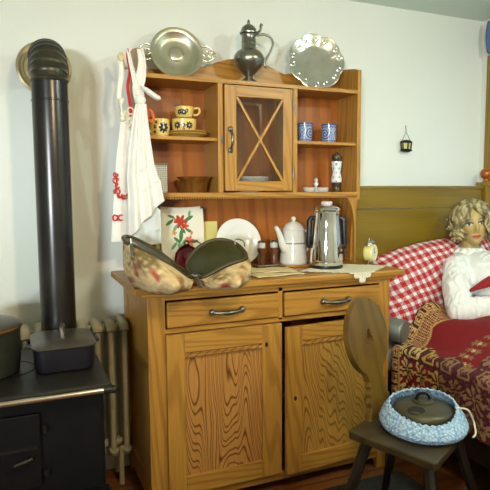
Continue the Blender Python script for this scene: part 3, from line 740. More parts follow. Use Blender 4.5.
# ------------------------------------------------------------------ open clamshell bag
G = thing('open_bag', (.17, .03, WT), 'open clamshell bag in cream floral tapestry with olive green lining', 'bag')
def mixc(a, b_, k):
    k = min(1, max(0, k)); return tuple(a[i]*(1-k)+b_[i]*k for i in range(3))+(1,)
def bag_paint(p):
    n = nz(p.x, p.y, p.z, 18)+.5*nz(p.x, p.y, p.z, 46); m = nz(p.x+5, p.y, p.z, 11); f = nz(p.x, p.y+3, p.z, 75)
    c = mixc(srgb(214, 194, 148), srgb(190, 160, 110), .5+f)
    c = mixc(c, srgb(150, 108, 62), (n-.05)*2.6)
    c = mixc(c, srgb(112, 92, 52), (m-.12)*3.2*(.6+f))
    return mixc(c, srgb(160, 76, 60), (nz(p.x, p.y+3, p.z, 26)-.38)*5)
def lobe(xm, hx, zl, tilt, yc, ly, clampx, puff, name):
    se = lambda a, e: (abs(math.cos(a))**e*(1 if math.cos(a) >= 0 else -1), abs(math.sin(a))**e*(1 if math.sin(a) >= 0 else -1))
    def rim(a, r=1.0, e_=0.0):
        cx_, sy_ = se(a, .72+e_); x = xm+hx*cx_*r; y = yc+ly*sy_*r
        return V((x, y, zl(x)+tilt*(y-yc)))
    def shell(u, v):
        a = 2*PI*u
        if v > .8:                                     # the flat underside
            p = shell(u, .8); c_ = V((xm, yc-.02, WT+.002)); k = (1-v)/.2; q_ = c_+(p-c_)*k; q_.z = WT+.002 if q_.y > -.045 else p.z*(1-sm(-.12, -.045, q_.y))+(WT+.002)*sm(-.12, -.045, q_.y); return q_
        t_ = v/.8; p = rim(a, 1, .45*min(1, t_*2)); b_ = math.sin(PI*min(1, t_*.80+.06))**.8-.02*(1-t_); b_ *= 1+.05*math.sin(a*8+1)
        x = xm+(p.x-xm)*(1+.07*b_); dy = p.y-yc; y = yc+dy*(1+(1.25 if dy < 0 else .1)*b_)
        x = min(x, clampx) if xm < clampx else max(x, clampx)
        k = 1-.30*max(0, (t_-.45)/.55)**1.6
        if (x-xm)*(xm-clampx) < 0: k = 1-.06*t_
        yy = yc+(y-yc)*(1-.05*t_*t_); sag = .011*sm(-.045, -.12, yy)*t_**1.5
        return V((xm+(x-xm)*k, yy, (WT+.002)-sag+(p.z-WT-.002)*(1-t_)**1.15 + .005*math.sin(PI*t_)*math.sin(a*9)))
    s_ = obj(name, MB().grid(shell, 110, 60), 'printed_cloth', G, angle=180, paint=bag_paint)
    def lin(u, v):
        p = rim(2*PI*u, .985*v); p.z += puff*(1-v**2)-.002; return p
    obj('lining', MB().grid(lin, 72, 20), 'green_lining', s_, angle=180)
    obj('piping', MB().tube([rim(2*PI*k/90) for k in range(90)], .0078, 10, closed=True), 'olive_piping', s_)
    return s_
lobe(.036, .119, lambda x: 1.094-.130*sm(-.12, .20, x)-.022*sm(.05, .16, x)+.012, .19, .0, .100, .1535, .004, 'tapestry_shell')
lobe(.270, .110, lambda x: .964+.37*(x-.157)+.03*math.sin(PI*min(1, max(0, (x-.157)/.22))), .36, .0, .100, .1545, .022, 'tapestry_shell')
q = MB().ball((.154, -.100, .968), .010, 10); q.tube([(.140, -.098, .974), (.154, -.108, .966), (.168, -.098, .972)], .005, 8); q.tube([(.154, -.104, .966), (.154, -.135, .955), (.154, -.150, .935)], .006, 8)
obj('clasp', q, 'handle_metal', G)
q = MB(); q.box(-.086, -.076, -.118, -.113, 1.055, 1.098); q.tube([(-.102, -.095, 1.098), (-.082, -.108, 1.104), (-.062, -.105, 1.092)], .003, 8); q.tube([(-.081, -.113, 1.06), (-.081, -.108, 1.116)], .0025, 8)
obj('metal_tag', q, 'handle_metal', G)
q = MB().tube(spline([(.365, .04, 1.062), (.368, .04, 1.084), (.392, .02, 1.078), (.398, .02, 1.056)], 5), .0025, 8); obj('zip_pull', q, 'handle_metal', G)

# ------------------------------------------------------------------ cloths hanging at the left of the buffet
def hang(rows, yy, folds, amp, hem, nu=46, nv=80, ph=0):
    """rows: (z, x_left, x_right) from top down; hem(u) lifts the bottom edge"""
    def f(u, v):
        t_ = v*(len(rows)-1); i = min(int(t_), len(rows)-2); k = t_-i; k = k*k*(3-2*k)
        z = rows[i][0]*(1-k)+rows[i+1][0]*k; a = rows[i][1]*(1-k)+rows[i+1][1]*k; b_ = rows[i][2]*(1-k)+rows[i+1][2]*k
        z += hem(u)*v**3
        return (a+(b_-a)*u, yy(u, v)+amp*(.25+v)*math.sin(u*folds*PI+ph+v*1.3)+.004*nz(u*3, v*6, ph, 1), z)
    return MB().grid(f, nu, nv)
rows = [(1.625, .016, .054), (1.585, .006, .056), (1.52, -.004, .062), (1.44, -.016, .070), (1.34, -.026, .080), (1.24, -.022, .100), (1.10, -.024, .118)]
AP = thing('white_apron', (.03, .22, 1.2), 'plain white apron knotted by its straps and hung beside the buffet shelves', 'apron')
obj('skirt', hang(rows, lambda u, v: .215-.01*u, 5, .012, lambda u: .155*u-.01, ph=.4), 'white_cloth', AP, angle=180, solid=.003)
def ribbon(pts, ws, yn=(-.3, -1, .1), n=8, curl=.004):
    P = spline(pts, n); W_ = interp2(ws, n); N_ = V(yn).normalized()
    def f(u, v):
        k = v*(len(P)-1); i = min(int(k), len(P)-2); t_ = (P[i+1]-P[i]).normalized(); sd = t_.cross(N_).normalized()
        return P[i].lerp(P[i+1], k-i)+sd*W_[i]*(u-.5)+N_*curl*math.cos(u*PI*2)
    return MB().grid(f, 8, len(P)-1)
def interp2(rs, n):
    out = []
    for a, b_ in zip(rs, rs[1:]): out += [a+(b_-a)*k/n for k in range(n)]
    return out+[rs[-1]]
obj('left_strap', ribbon([(.0, .268, 1.848), (.004, .25, 1.80), (.014, .243, 1.745), (.024, .236, 1.70), (.03, .225, 1.66)], [.012, .014, .018, .026, .030]), 'white_cloth', AP, angle=180, solid=.003)
obj('right_strap', ribbon([(.048, .268, 1.852), (.052, .25, 1.80), (.044, .24, 1.74), (.030, .232, 1.69), (.034, .222, 1.63)], [.024, .030, .040, .046, .040]), 'white_cloth', AP, angle=180, solid=.003)
q = MB().ball((.034, .213, 1.640), .02, 10, sx=1.1, sy=.7); obj('knot', q, 'white_cloth', AP)
q = MB(); q.tube(spline([(.036, .208, 1.695), (.062, .198, 1.672), (.09, .192, 1.652), (.112, .192, 1.645)], 7), [.009, .010, .012, .014, .017, .019, .021, .022]+[.023]*6+[.022]*4+[.018, .013, .008, .003], 14, flat=.5)
obj('bow_end', q, 'white_cloth', AP)
rows2 = [(1.25, -.005, .06), (1.20, -.008, .112), (1.12, -.012, .114), (1.06, -.014, .114)]
tag(obj('grey_towel', hang(rows2, lambda u, v: .238, 4, .006, lambda u: .0, ph=1.0, nv=40), 'grey_cloth', angle=180, solid=.003, at=(.02, .25, 1.1)), 'pale grey-white towel showing below the hem of the apron', 'towel')
rows3 = [(1.60, -.03, .005), (1.55, -.038, .01), (1.42, -.058, .03), (1.30, -.07, .04), (1.18, -.080, .05), (1.075, -.090, .05)]
ET = thing('embroidered_towel', (-.02, .3, 1.3), 'white towel with red embroidered ornament and letters hanging behind the apron', 'towel')
obj('cloth', hang(rows3, lambda u, v: .262-.0*v, 3, .006, lambda u: .0, ph=2.0), 'white_cloth', ET, angle=180, solid=.003)
em = MB()
EX, EY = -.073, .246
def st_(pts, r=.0027): em.tube([(EX+a+(.006 if z > 1.25 else 0), EY, z-.03) for a, z in pts], r, 6)
for (cx, cz, rr, a0, a1) in ((0, 1.352, .011, 0, 5), (.006, 1.33, .008, 1, 6), (.003, 1.308, .012, -1, 4), (.014, 1.292, .009, 2, 7), (.03, 1.285, .008, 0, 5), (.0, 1.375, .008, 2, 7)):
    st_([(cx+rr*math.cos(a0+(a1-a0)*k/12), cz+rr*math.sin(a0+(a1-a0)*k/12)) for k in range(13)])
st_([(-.002, 1.385), (.004, 1.35), (0, 1.31), (.012, 1.29), (.035, 1.28), (.046, 1.30)])
# the letters "ac" near the hem
zc = 1.203
st_([(-.001+.009*math.cos(a), zc+.011*math.sin(a)) for a in [.6+k*5.2/12 for k in range(13)]], .003); st_([(.0088, zc+.011), (.0086, zc-.008), (.012, zc-.011)], .003)
st_([(.0225+.009*math.cos(a), zc+.011*math.sin(a)) for a in [.8+k*4.6/12 for k in range(13)]], .003)
each('red_stitching', em, 'red_thread', ET)
RS = tag(obj('red_strap', MB().tube(spline([(.0, .268, 1.848), (-.003, .262, 1.81), (.004, .262, 1.76), (-.006, .262, 1.70), (.0, .258, 1.63), (.004, .255, 1.58)], 7), .006, 8, flat=.35), 'red_thread', at=(0, .26, 1.7)), 'narrow red tape hanging between the white straps', 'ribbon')
tag(obj('orange_loop', MB().tube(spline([(.05, .235, 1.63), (.062, .232, 1.60), (.066, .232, 1.57), (.08, .232, 1.56), (.09, .232, 1.575), (.082, .232, 1.60), (.068, .232, 1.605)], 6), .006, 8), 'orange_strap', at=(.07, .235, 1.6)), 'orange cord loop beside the yellow mug', 'cord')
RB = thing('tasselled_ribbon', (-.03, .26, 1.7), 'white lace ribbon with tasselled ends hanging from the wooden peg on the buffet', 'ribbon')
obj('band', MB().grid(lambda u, v: (-.045+.022*u+.006*math.sin(v*5), .268-.004*math.sin(u*PI), 1.815-.17*v), 6, 30), 'white_cloth', RB, angle=180, solid=.003)
q = MB(); q.tube(spline([(-.03, .266, 1.65), (-.034, .264, 1.625), (-.032, .262, 1.60), (-.03, .26, 1.575)], 5), [.010, .011, .012, .012, .010, .008, .006, .005, .005, .005, .006, .008, .010, .011, .012, .008], 10)
q.ball((-.03, .26, 1.568), .012, 8)
obj('tassel', q, 'lace_thread', RB)
q = MB()
for (cz, rr) in ((1.60, .013), (1.578, .010), (1.556, .012), (1.534, .009)):
    q.tube([(.0+rr*math.cos(a), .248, cz+rr*math.sin(a)) for a in [k*PI/8 for k in range(16)]], .0035, 6, closed=True)
obj('crochet_edge', q, 'lace_thread', RB)
q = MB(); q.tube(spline([(-.012, .30, 1.78), (-.022, .275, 1.80), (-.03, .258, 1.815), (-.028, .252, 1.825)], 5), .007, 8); q.ball((-.030, .257, 1.812), .013, 10, sy=.5, sz=1.4)
WH = tag(obj('wooden_peg', q.tube([(-.014, .302, 1.78), (.0445, .302, 1.78)], .006, 8), 'cream_cloth', at=(0, .28, 1.8)), 'pale wooden peg fixed near the top of the buffet side, above the apron', 'peg')

# ------------------------------------------------------------------ stove, pipe and pots
SX0, SX1, SY0, SY1, SZ = -1.05, -.205, -.235, .235, .675
S = thing('cast_iron_stove', (-.62, 0, 0), 'black cast iron kitchen stove with polished front rail', 'stove')
q = MB(); q.box(SX0, SX1, SY0, SY1, .12, .65)
obj('body', q, 'iron', S, smooth=False, bevel=.012)
q = MB(); q.box(SX0-.02, SX1+.02, SY0-.045, SY1+.02, .65, SZ); obj('top_plate', q, 'iron_top', S, smooth=False, bevel=.009, seg=3)
q = MB()
for cx in (-.78, -.5): q.lathe([(.10, .0), (.10, .0015), (.094, .0015), (.094, .0)], (cx, 0, SZ-.0005), 40, closed=True)
obj('hob_ring', q, 'iron', S)
q = MB(); q.box(SX0-.01, SX1+.008, SY0-.06, SY0, .305, .325); q.box(SX0, SX1, SY0-.02, SY0, .12, .16); obj('ledge', q, 'iron', S, smooth=False, bevel=.006)
for (x0, x1, z0, z1) in ((-.98, -.70, .36, .60), (-.66, -.40, .36, .60)):
    q = MB(); q.box(x0, x1, SY0-.014, SY0+.002, z0, z1)
    d = obj('oven_door', q, 'iron', S, smooth=False, bevel=.005)
    q = MB(); q.tube([(x1-.03, SY0-.014, (z0+z1)/2-.01), (x1-.03, SY0-.04, (z0+z1)/2-.01), (x1-.08, SY0-.045, (z0+z1)/2-.02)], .008, 10)
    q.box(x0+.02, x1-.01, SY0-.02, SY0-.012, z0+.13, z0+.14); 
    obj('door_latch', q, 'iron_top', d)
    q = MB()
    for z in (z0+.05, z1-.05): q.cyl((x1+.012, SY0-.014, z-.012), (x1+.012, SY0-.014, z+.012), .009, n=12)
    each('hinge', q, 'iron_top', d)
q = MB()
for x in (SX0+.05, SX1-.05):
    for y in (SY0+.05, SY1-.05): q.tube([(x, y, .13), (x, y, .05), (x, y, 0)], [.03, .018, .03], 12)
each('foot', q, 'iron', S)
q = MB(); q.cyl((SX0, -.30, .662), (-.215, -.30, .662), .0085, n=16)
rail = obj('rail', q, 'polished_rail', S)
q = MB(); q.cyl((-.215, -.30, .662), (-.192, -.30, .662), .011, n=14); q.ball((-.185, -.30, .662), .013, 10)
for x in (-.205, -.95): q.tube([(x, -.30, .662), (x, -.27, .658), (x, -.25, .64)], .007, 8)
obj('rail_end', q, 'iron_top', rail)
# pipe
PX, PY, PR = -.307, .195, .0645
P_ = thing('stove_pipe', (PX, PY, SZ), 'tall dark steel stove pipe with ribbed elbow into the wall', 'pipe')
EZ = 1.678
q = MB(); q.cyl((PX, PY, SZ), (PX, PY, EZ), PR, n=56); q.lathe([(PR, 1.02), (PR+.0025, 1.022), (PR+.0025, 1.026), (PR, 1.028)], (PX, PY, EZ-1.09), 56, closed=True)
q.lathe([(PR-.002, 0), (PR+.012, 0), (PR+.010, .012), (PR-.002, .014)], (PX, PY, SZ), 56, closed=True)
obj('straight_pipe', q, 'pipe_steel', P_)
RBEND = .115
path = [(PX, PY, EZ)]+[(PX, PY+RBEND*(1-math.cos(a)), EZ+RBEND*math.sin(a)) for a in [PI/2*k/60 for k in range(1, 61)]]
rad = [PR+.001+.0035*max(0, math.sin(k/60*PI*2*8))**2 for k in range(61)]
obj('elbow', MB().tube(path, rad, 56), 'elbow_steel', P_)
q = MB().cyl((PX, PY+RBEND, EZ+RBEND), (PX, WB-.001, EZ+RBEND), PR, n=48)
obj('wall_stub', q, 'elbow_steel', P_)
Mw = frame((PX, WB-.002, EZ+RBEND), (1, 0, 0), (0, -1, 0))
obj('wall_rosette', MB().lathe([(PR+.001, 0), (.108, 0), (.11, .005), (.100, .009), (.090, .006), (.084, .010), (.078, .008), (PR+.006, .018), (PR+.001, .018)], n=64, closed=True).xf(Mw), 'rosette_metal', P_)
# rectangular roasting pan
RP = thing('roasting_pan', (-.31, .02, SZ), 'rectangular dark enamel roasting pan with lid on the stove', 'pan')
def rrect(x0, x1, y0, y1, r, n=8):
    out = []
    for cx, cy, a0 in ((x1-r, y1-r, 0), (x0+r, y1-r, PI/2), (x0+r, y0+r, PI), (x1-r, y0+r, 3*PI/2)):
        out += [(cx+r*math.cos(a0+PI/2*k/n), cy+r*math.sin(a0+PI/2*k/n)) for k in range(n+1)]
    return out
def loft(mb, secs):
    n = len(secs[0][0]); vs = [(x, y, z) for poly, z in secs for x, y in poly]
    fs = [(i*n+k, i*n+(k+1) % n, (i+1)*n+(k+1) % n, (i+1)*n+k) for i in range(len(secs)-1) for k in range(n)]
    fs += [tuple(reversed(range(n))), tuple((len(secs)-1)*n+k for k in range(n))]
    return mb.add(vs, fs)
def rr(e, r=.035): return rrect(-.407-e, -.213+e, -.120-e, .114+e, r)
obj('pan_body', loft(MB(), [(rr(-.012), SZ+.0005), (rr(-.004), SZ+.006), (rr(0), SZ+.03), (rr(.002), SZ+.08), (rr(.006), SZ+.084)]), 'pan_body', RP)
ld = obj('pan_lid', loft(MB(), [(rr(.008), SZ+.0845), (rr(.008), SZ+.089), (rr(.0), SZ+.093), (rr(-.02), SZ+.099), (rr(-.05, .02), SZ+.101)]), 'pan_lid', RP)
q = MB(); zz = SZ+.1
q.tube([(-.312, -.04, zz-.001), (-.314, -.035, zz+.026), (-.306, .028, zz+.03), (-.304, .036, zz-.001)], [.008, .009, .009, .008], 10); q.lathe([(0, 0), (.014, 0), (.012, .005), (0, .005)], (-.312, -.042, zz-.002), 16); q.lathe([(0, 0), (.014, 0), (.012, .005), (0, .005)], (-.304, .038, zz-.002), 16)
obj('lid_grip', q, 'pan_lid', ld)
for s, x in ((-1, -.409), (1, -.211)):
    obj('side_handle', MB().tube([(x, -.02, SZ+.072), (x+s*.02, -.015, SZ+.074), (x+s*.02, .05, SZ+.074), (x, .055, SZ+.072)], .006, 8), 'pan_body', RP)
# round pot
c = (-.585, -.01, SZ+.0005); RPt = thing('round_pot', c, 'round dark cooking pot with brass-edged lid beside the rectangular pan on the stove', 'pot')
obj('pot_body', MB().lathe([(0, 0), (.125, 0), (.135, .008), (.14, .05), (.141, .145), (.144, .15), (0, .15)], c, 64), 'old_pot', RPt)
ld = obj('pot_lid', MB().lathe([(0, .1522), (.144, .1522), (.143, .163), (.13, .172), (.07, .184), (0, .187)], c, 64), 'pan_lid', RPt)
obj('lid_edge', MB().lathe([(.1445, .150), (.148, .153), (.148, .158), (.1445, .161), (.141, .156)], c, 64, closed=True), 'brass_edge', ld)
obj('lid_knob', MB().lathe([(0, .187), (.012, .187), (.01, .197), (.02, .206), (.022, .214), (.012, .222), (0, .223)], c, 24), 'black_plastic', ld)

# ------------------------------------------------------------------ radiator
RD = thing('cast_iron_radiator', (-.35, .39, 0), 'cream ribbed radiator on the wall behind the stove', 'radiator')
n = 13
for k in range(n):
    x = -.035-k*.056; q = MB()
    for y in (.335, .395, .455): q.tube([(x, y, .17), (x, y, .69)], .0135, 10)
    for z, b_ in ((.70, 1), (.155, -1)):
        q.tube(spline([(x, .325, z-.012*b_), (x, .335, z+.004*b_), (x, .36, z+.010*b_), (x, .43, z+.010*b_), (x, .455, z+.004*b_), (x, .465, z-.012*b_)], 4), .02, 12)
    obj('radiator_section', q, 'radiator_paint', RD)
q = MB()
for z in (.69, .17): q.cyl((-.035-12*.056, .395, z), (-.035, .395, z), .019, n=16)
for x in (-.06, -.66):
    for y in (.335, .455): q.tube([(x, y, .17), (x, y, 0)], .011, 8)
each('header_pipe', q, 'radiator_paint', RD)

# ------------------------------------------------------------------ wall ornament
c = V((1.566, .478, 1.52)); t = thing('hanging_lantern', c, 'small black and yellow lantern ornament hanging by a wire on the white wall', 'ornament')
q = MB()
q.lathe([(0, -.03), (.018, -.03), (.036, -.024), (.04, -.018), (.034, -.014), (.03, -.012), (.0, -.012)], c, 24, sy=.5); q.lathe([(0, .02), (.03, .02), (.042, .024), (.036, .031), (.02, .036), (0, .038)], c, 24, sy=.5)
for k in range(6):
    a = k*PI/3+.5; q.tube([c+V((.03*math.cos(a), .015*math.sin(a), -.013)), c+V((.034*math.cos(a), .017*math.sin(a), .022))], .004, 8)
obj('lantern_frame', q, 'iron_top', t)
obj('lantern_glass', MB().lathe([(0, -.012), (.026, -.012), (.03, .02), (0, .02)], c, 20, sy=.5), 'lantern_glass', t)
q = MB(); q.tube([c+V((-.03, 0, .03)), c+V((0, .003, .082)), c+V((.03, 0, .03))], .0017, 6); q.tube([c+V((0, .004, .08)), c+V((.002, .006, .094)), c+V((-.002, .004, .104)), c+V((.0, .008, .116))], .0022, 6)
obj('wire', q, 'handle_metal', t)

# ------------------------------------------------------------------ bed
BX0, BX1 = 1.21, 2.03
B = thing('wooden_bed', (1.62, 0, 0), 'wooden bed with panelled headboard along the back wall', 'bed')
q = MB(); q.box(1.16, 2.05, .408, .428, .25, 1.18)
obj('headboard_panel', q, 'bed_wood', B, smooth=False)
q = MB(); q.box(1.16, 2.05, .400, .434, 1.184, 1.285); q.box(1.16, 2.05, .400, .434, .2, .30)
each('headboard_rail', q, 'bed_wood', B, smooth=False, bevel=.002)
q = MB(); q.box(1.157, 2.062, .390, .440, 1.286, 1.303); obj('headboard_cap', q, 'bed_wood', B, smooth=False, bevel=.005)
q = MB()
q.box(2.056, 2.118, .372, .434, 0, 1.30)
for k in range(5): q.cyl((2.0625+k*.0125, .3715, .3), (2.0625+k*.0125, .3715, 1.27), .0042, n=8)
q.box(2.050, 2.124, .366, .440, 1.302, 1.325)
obj('bed_post', q, 'bed_wood_upright', B, smooth=False, bevel=.001)
q = MB().lathe([(0, 1.325), (.022, 1.325), (.013, 1.337), (.013, 1.345), (.026, 1.352), (.0335, 1.366), (.034, 1.378), (.029, 1.392), (.016, 1.403), (0, 1.407)], (2.086, .403, 0), 32)
obj('finial', q, 'cherry_ball', B)
q = MB(); q.box(1.165, 1.205, .35, .399, 0, .62); obj('bed_post', q, 'bed_wood_upright', B, smooth=False, bevel=.003)
q = MB(); q.box(1.195, 1.215, -1.55, .395, .20, .40); q.box(2.04, 2.06, -1.55, .37, .20, .40); q.box(1.195, 2.06, -1.57, -1.55, 0, .55); q.box(1.215, 2.04, -1.55, .395, .24, .27)
each('bed_rail', q, 'dark_leg', B, smooth=False, bevel=.003)
MT = tag(obj('mattress', loft(MB(), [([(a, b_) for a, b_ in rrect(1.225-e, 2.03+e, -1.53-e, .385+e, .05)], z) for e, z in ((-.02, .272), (0, .29), (.003, .36), (.003, .45), (0, .49), (-.02, .508))]), 'mattress_cloth', at=(1.63, -.55, .4)), 'white mattress on the wooden bed, showing beside the metal cylinder', 'mattress')

RED, WHT, PNK = srgb(180, 22, 32), srgb(220, 224, 226), srgb(184, 92, 94)
def gingham(p, o, ua, va, s, warp=.02):
    d = p-V(o); u0 = d.dot(V(ua).normalized())+warp*nz(p.x, p.y, p.z, 7); w0 = d.dot(V(va).normalized())+warp*nz(p.x+7, p.y, p.z, 7)
    u = u0*.97+w0*.24; w_ = -u0*.24+w0*.97
    a, b_ = (u/s) % 1 < .56, (w_/s) % 1 < .56
    return RED if a and b_ else (WHT if not a and not b_ else PNK if (int(u*900)+int(w_*900)) % 2 else tuple(.55*RED[i]+.45*WHT[i] for i in range(3))+(1,)) if (a != b_) else WHT
def pillow(name, cen, ua, va, thick, label, s=.052, sag=.0, seedp=0):
    cen, ua, va = V(cen), V(ua), V(va); n_ = ua.cross(va).normalized()
    mb = MB()
    def side(sg):
        def f(u, v):
            a, b_ = 2*u-1, 2*v-1
            k = max(0, (1-abs(a)**3.2))*max(0, (1-abs(b_)**3.2))
            pin = 1-.10*(abs(a)**2*abs(b_)**2)*1.2
            ex = 1-.035*(1-abs(a)**2) if abs(b_) > .0 else 1
            p = cen+ua*(a*(1-.04*(1-b_*b_)*abs(a)**6))*pin+va*(b_*(1-.05*(1-a*a)*abs(b_)**6))*pin
            p += n_*sg*(thick*k**.55+.0008)
            p += n_*(.012*nz(u*3+seedp, v*3, 0, 1)*k+.008*nz(u*7+seedp, v*6, 2, 1)*k)
            p.z -= sag*(max(0, a*-1)**2)
            return p
        return f
    mb.grid(side(1), 260, 170); m1 = len(mb.v); mb.grid(side(-1), 40, 30)
    return tag(obj(name, mb, 'printed_cloth', angle=180, paint=lambda p: gingham(p, cen, ua, va, s), at=cen), label, 'pillow', 'red and white checked pillows')
pillow('checked_pillow', (1.60, .245, .80), (.42, -.02, .05), (0, .09, .215), .08, 'large red and white checked pillow propped upright against the headboard behind the mannequin', s=.043, sag=.03)
pillow('checked_pillow', (1.575, .165, .60), (.36, -.03, .04), (0, .12, -.02), .055, 'crumpled red and white checked pillow flat on the mattress under the larger one', s=.043, seedp=4)
# metal hot-water cylinder on the mattress
c0, c1 = V((1.158, .170, .622)), V((1.226, .045, .612))
dd = (c1-c0).normalized(); t = thing('metal_hot_water_bottle', c1, 'grey metal bed-warmer cylinder lying on the mattress beside the buffet', 'bed warmer')
q = MB().tube([c0, c0+dd*.004, c1-dd*.008, c1-dd*.003, c1], [.050, .056, .056, .054, .050], 40); obj('cylinder', q, 'bolster_tin', t)
q = MB().tube([c1-dd*.004, c1+dd*.004], [.049, .049], 40); obj('end_cap', q, 'bolster_tin', t)

# blanket: drapes over the left side, rides over the legs
def yedge(x):
    P = [(1.12, .085), (1.2, .06), (1.30, .10), (1.38, .125), (1.46, .11), (1.54, .02), (1.62, -.05), (1.75, -.07), (2.1, -.05)]
    for (a, ya), (b_, yb) in zip(P, P[1:]):
        if x <= b_: k = sm(0, 1, (x-a)/(b_-a)); return ya+(yb-ya)*k
    return P[-1][1]
def bh(x, y):
    h = .553+.095*sm(1.2, 1.46, x)+.03*math.exp(-((x-1.72)/.16)**2)
    h += .045*sm(1.40, 1.58, x)*math.exp(-((y+.25)/.30)**2)
    h += .085*math.exp(-((x-1.43)/.09)**2-((y-.13)/.10)**2)
    h += .012*math.sin(x*24+y*9)*sm(1.2, 1.3, x)*math.exp(-((y)/.5)**2)+.01*nz(x, y, 0, 7)
    return h
DR = .215
def blk(u, v):
    s = u*(DR+.82)
    if s < DR:
        k = 1-s/DR; x0 = 1.192
        y = yedge(x0)-v*1.62; fold = .014*math.sin(y*26)*k+.01*math.sin(y*61)*k
        return V((x0-.012*k-fold-.02, y-.03*k*(1-v), bh(x0, y)-.012-DR*k*(1+.04*math.sin(y*19))))
    x = 1.192+(s-DR)
    y = yedge(x)-v*(1.50+yedge(x)); r = min(1, (s-DR)/.03)
    return V((x-.02*(1-r), y, bh(x, y)-.012*(1-r)**2))
NU, NV = 260, 400
bl = MB().grid(blk, NU, NV)
GLD, DRD, BLK, RDF = srgb(182, 146, 84), srgb(70, 8, 18), srgb(16, 12, 14), srgb(122, 8, 20)
def flower(u, w_, r, n=5, ph=0.0):
    q = math.hypot(u, w_); a = math.atan2(w_, u)
    return q < r*(.7+.3*math.cos(n*a+ph))
GLB, MUT = srgb(204, 182, 122), srgb(134, 104, 74)
def blank_col(u, v):
    s = u*(DR+.82); b_ = v*1.6
    if b_ < .010: return DRD if int(s*90) % 3 else GLD
    if b_ < .048:                                      # border of gold squares with stars
        k = (s % .058)-.029; w_ = b_-.029
        if abs(k) < .023:
            if flower(k, w_, .013, 4): return RDF
            if abs(k) < .019 and abs(w_) < .016 and (abs(k) > .0155 or abs(w_) > .0125): return RDF
            return GLB
        return DRD
    if b_ < .054: return GLD
    side = .255+.02*math.sin(b_*40)
    if s > side and b_ < .125+.03*abs(math.sin(s*17)):  # dotted scallops along the head edge
        if b_ > .112+.03*abs(math.sin(s*17)): return GLD
        i, j = (s/.0105), (b_/.0105); return GLB if ((i % 1)-.5)**2+((j % 1)-.5)**2 < .10 else RDF
    far = b_ > .47
    if s < side or far:
        gold = GLB if b_ < .2 else (GLD if b_ < .3 else MUT)
        cs, cb = .092, .098
        i = int(s/cs); j = int((b_+(i % 2)*.046)/cb); du = (s-(i+.5)*cs)/1.27; dw = ((b_+(i % 2)*.046)-(j+.5)*cb)/1.27
        big = (i*5+j*3+1) % 3
        if big == 0:
            if flower(du, dw, .031, 4, .6): return (BLK if b_ < .25 else DRD) if math.hypot(du, dw) > .006 and abs(math.sin(2*math.atan2(dw, du)+.3)) > .25 else gold
            if flower(du, dw, .040, 8): return gold
        elif big == 1:
            if flower(du, dw, .010, 6): return DRD
            if flower(du, dw, .031, 6, 1): return gold
        else:
            if abs(abs(du)-.020) < .0035 and abs(dw) < .024 or abs(abs(dw)-.020) < .0035 and abs(du) < .024: return gold
            if flower(du, dw, .013, 5): return gold
        t = math.sin(s*120+2*math.sin(b_*50))*math.sin(b_*110+2*math.sin(s*60))
        if t > .55: return gold
        if t < -.78: return srgb(74, 40, 66)
        return DRD if (big == 2 or b_ > .25) else RDF
    gx = b_-(.415+.03*math.sin(s*14))                  # garland across the plain field
    k = int(s/.046); dw = s-(k+.5)*.046
    for off, r in ((-.022, .017), (.026, .021), (.002, .013)):
        if flower(gx-off*(1 if k % 2 else -1), dw, r, 5, k): return MUT if r > .015 else GLB
    return RDF
me_cols = [blank_col((i % (NU+1))/NU, (i//(NU+1))/NV) for i in range(len(bl.v))]
me = bpy.data.meshes.new('tapestry_blanket'); o0 = V((1.6, -.6, .6)); me.from_pydata([tuple(p-o0) for p in bl.v], [], bl.f)
ca = me.color_attributes.new('Col', 'FLOAT_COLOR', 'POINT')
for i, cc_ in enumerate(me_cols): ca.data[i].color = cc_
me.shade_smooth(); me.materials.append(MATS['tapestry'])
bo = bpy.data.objects.new('tapestry_blanket', me); COL.objects.link(bo); bo.location = o0
md = bo.modifiers.new('thickness', 'SOLIDIFY'); md.thickness = .008; md.offset = -1
tag(bo, 'dark red blanket woven with gold and black flowers over the mannequin and bed side', 'blanket')

# ------------------------------------------------------------------ mannequin
HC = V((1.767, .185, 1.095))
fw = V((-.50, -.78, .02)).normalized(); rt0 = V((-fw.y, fw.x, 0)).normalized(); rt0 = -rt0 if rt0.dot(V((.92, -.39, 0))) < 0 else rt0
upv = (V((0, 0, 1))-rt0*.13-fw*.02).normalized(); rt = fw.cross(upv).normalized(); rt = rt if rt.dot(rt0) > 0 else -rt; upv = upv.normalized(); fw = (fw-upv*fw.dot(upv)).normalized()
HM = Matrix((rt, fw, upv)).transposed().to_4x4(); HM.translation = HC    # local x image-right, y forward, z up
HI = HM.inverted()
def g1(x, c, s): return math.exp(-((x-c)/s)**2)
def headf(u, v):
    a = 2*PI*u; t_ = PI*v; x, y, z = .071*math.sin(t_)*math.sin(a), .090*math.sin(t_)*math.cos(a), .112*math.cos(t_)
    if z < 0:
        k = (-z/.112); x *= 1-.30*k**1.6; y *= 1-.10*k
        if y < 0: y *= 1-.25*k
    if y > 0:
        f = sm(0, .05, y)
        y += f*(.024*g1(x, 0, .0095)*(sm(.022, -.022, z) if z > -.024 else g1(z, -.024, .009)) + .006*g1(abs(x), .010, .006)*g1(z, -.030, .006))
        y -= f*.013*g1(abs(x), .030, .015)*g1(z, .010, .012)
        y += f*.007*g1(abs(x), .030, .011)*g1(z, .009, .0075)
        y += f*.005*g1(abs(x), .030, .020)*g1(z, .030, .008)
        y += f*.008*g1(x, 0, .017)*(g1(z, -.050, .0055)+g1(z, -.062, .006))
        y -= f*.003*g1(x, 0, .022)*g1(z, -.0555, .002)
        y += f*.011*g1(x, 0, .017)*g1(z, -.090, .014)
        y += f*.005*g1(abs(x), .042, .018)*g1(z, -.022, .018)
    return HM @ V((x, y, z))
body = MB().grid(headf, 160, 130)
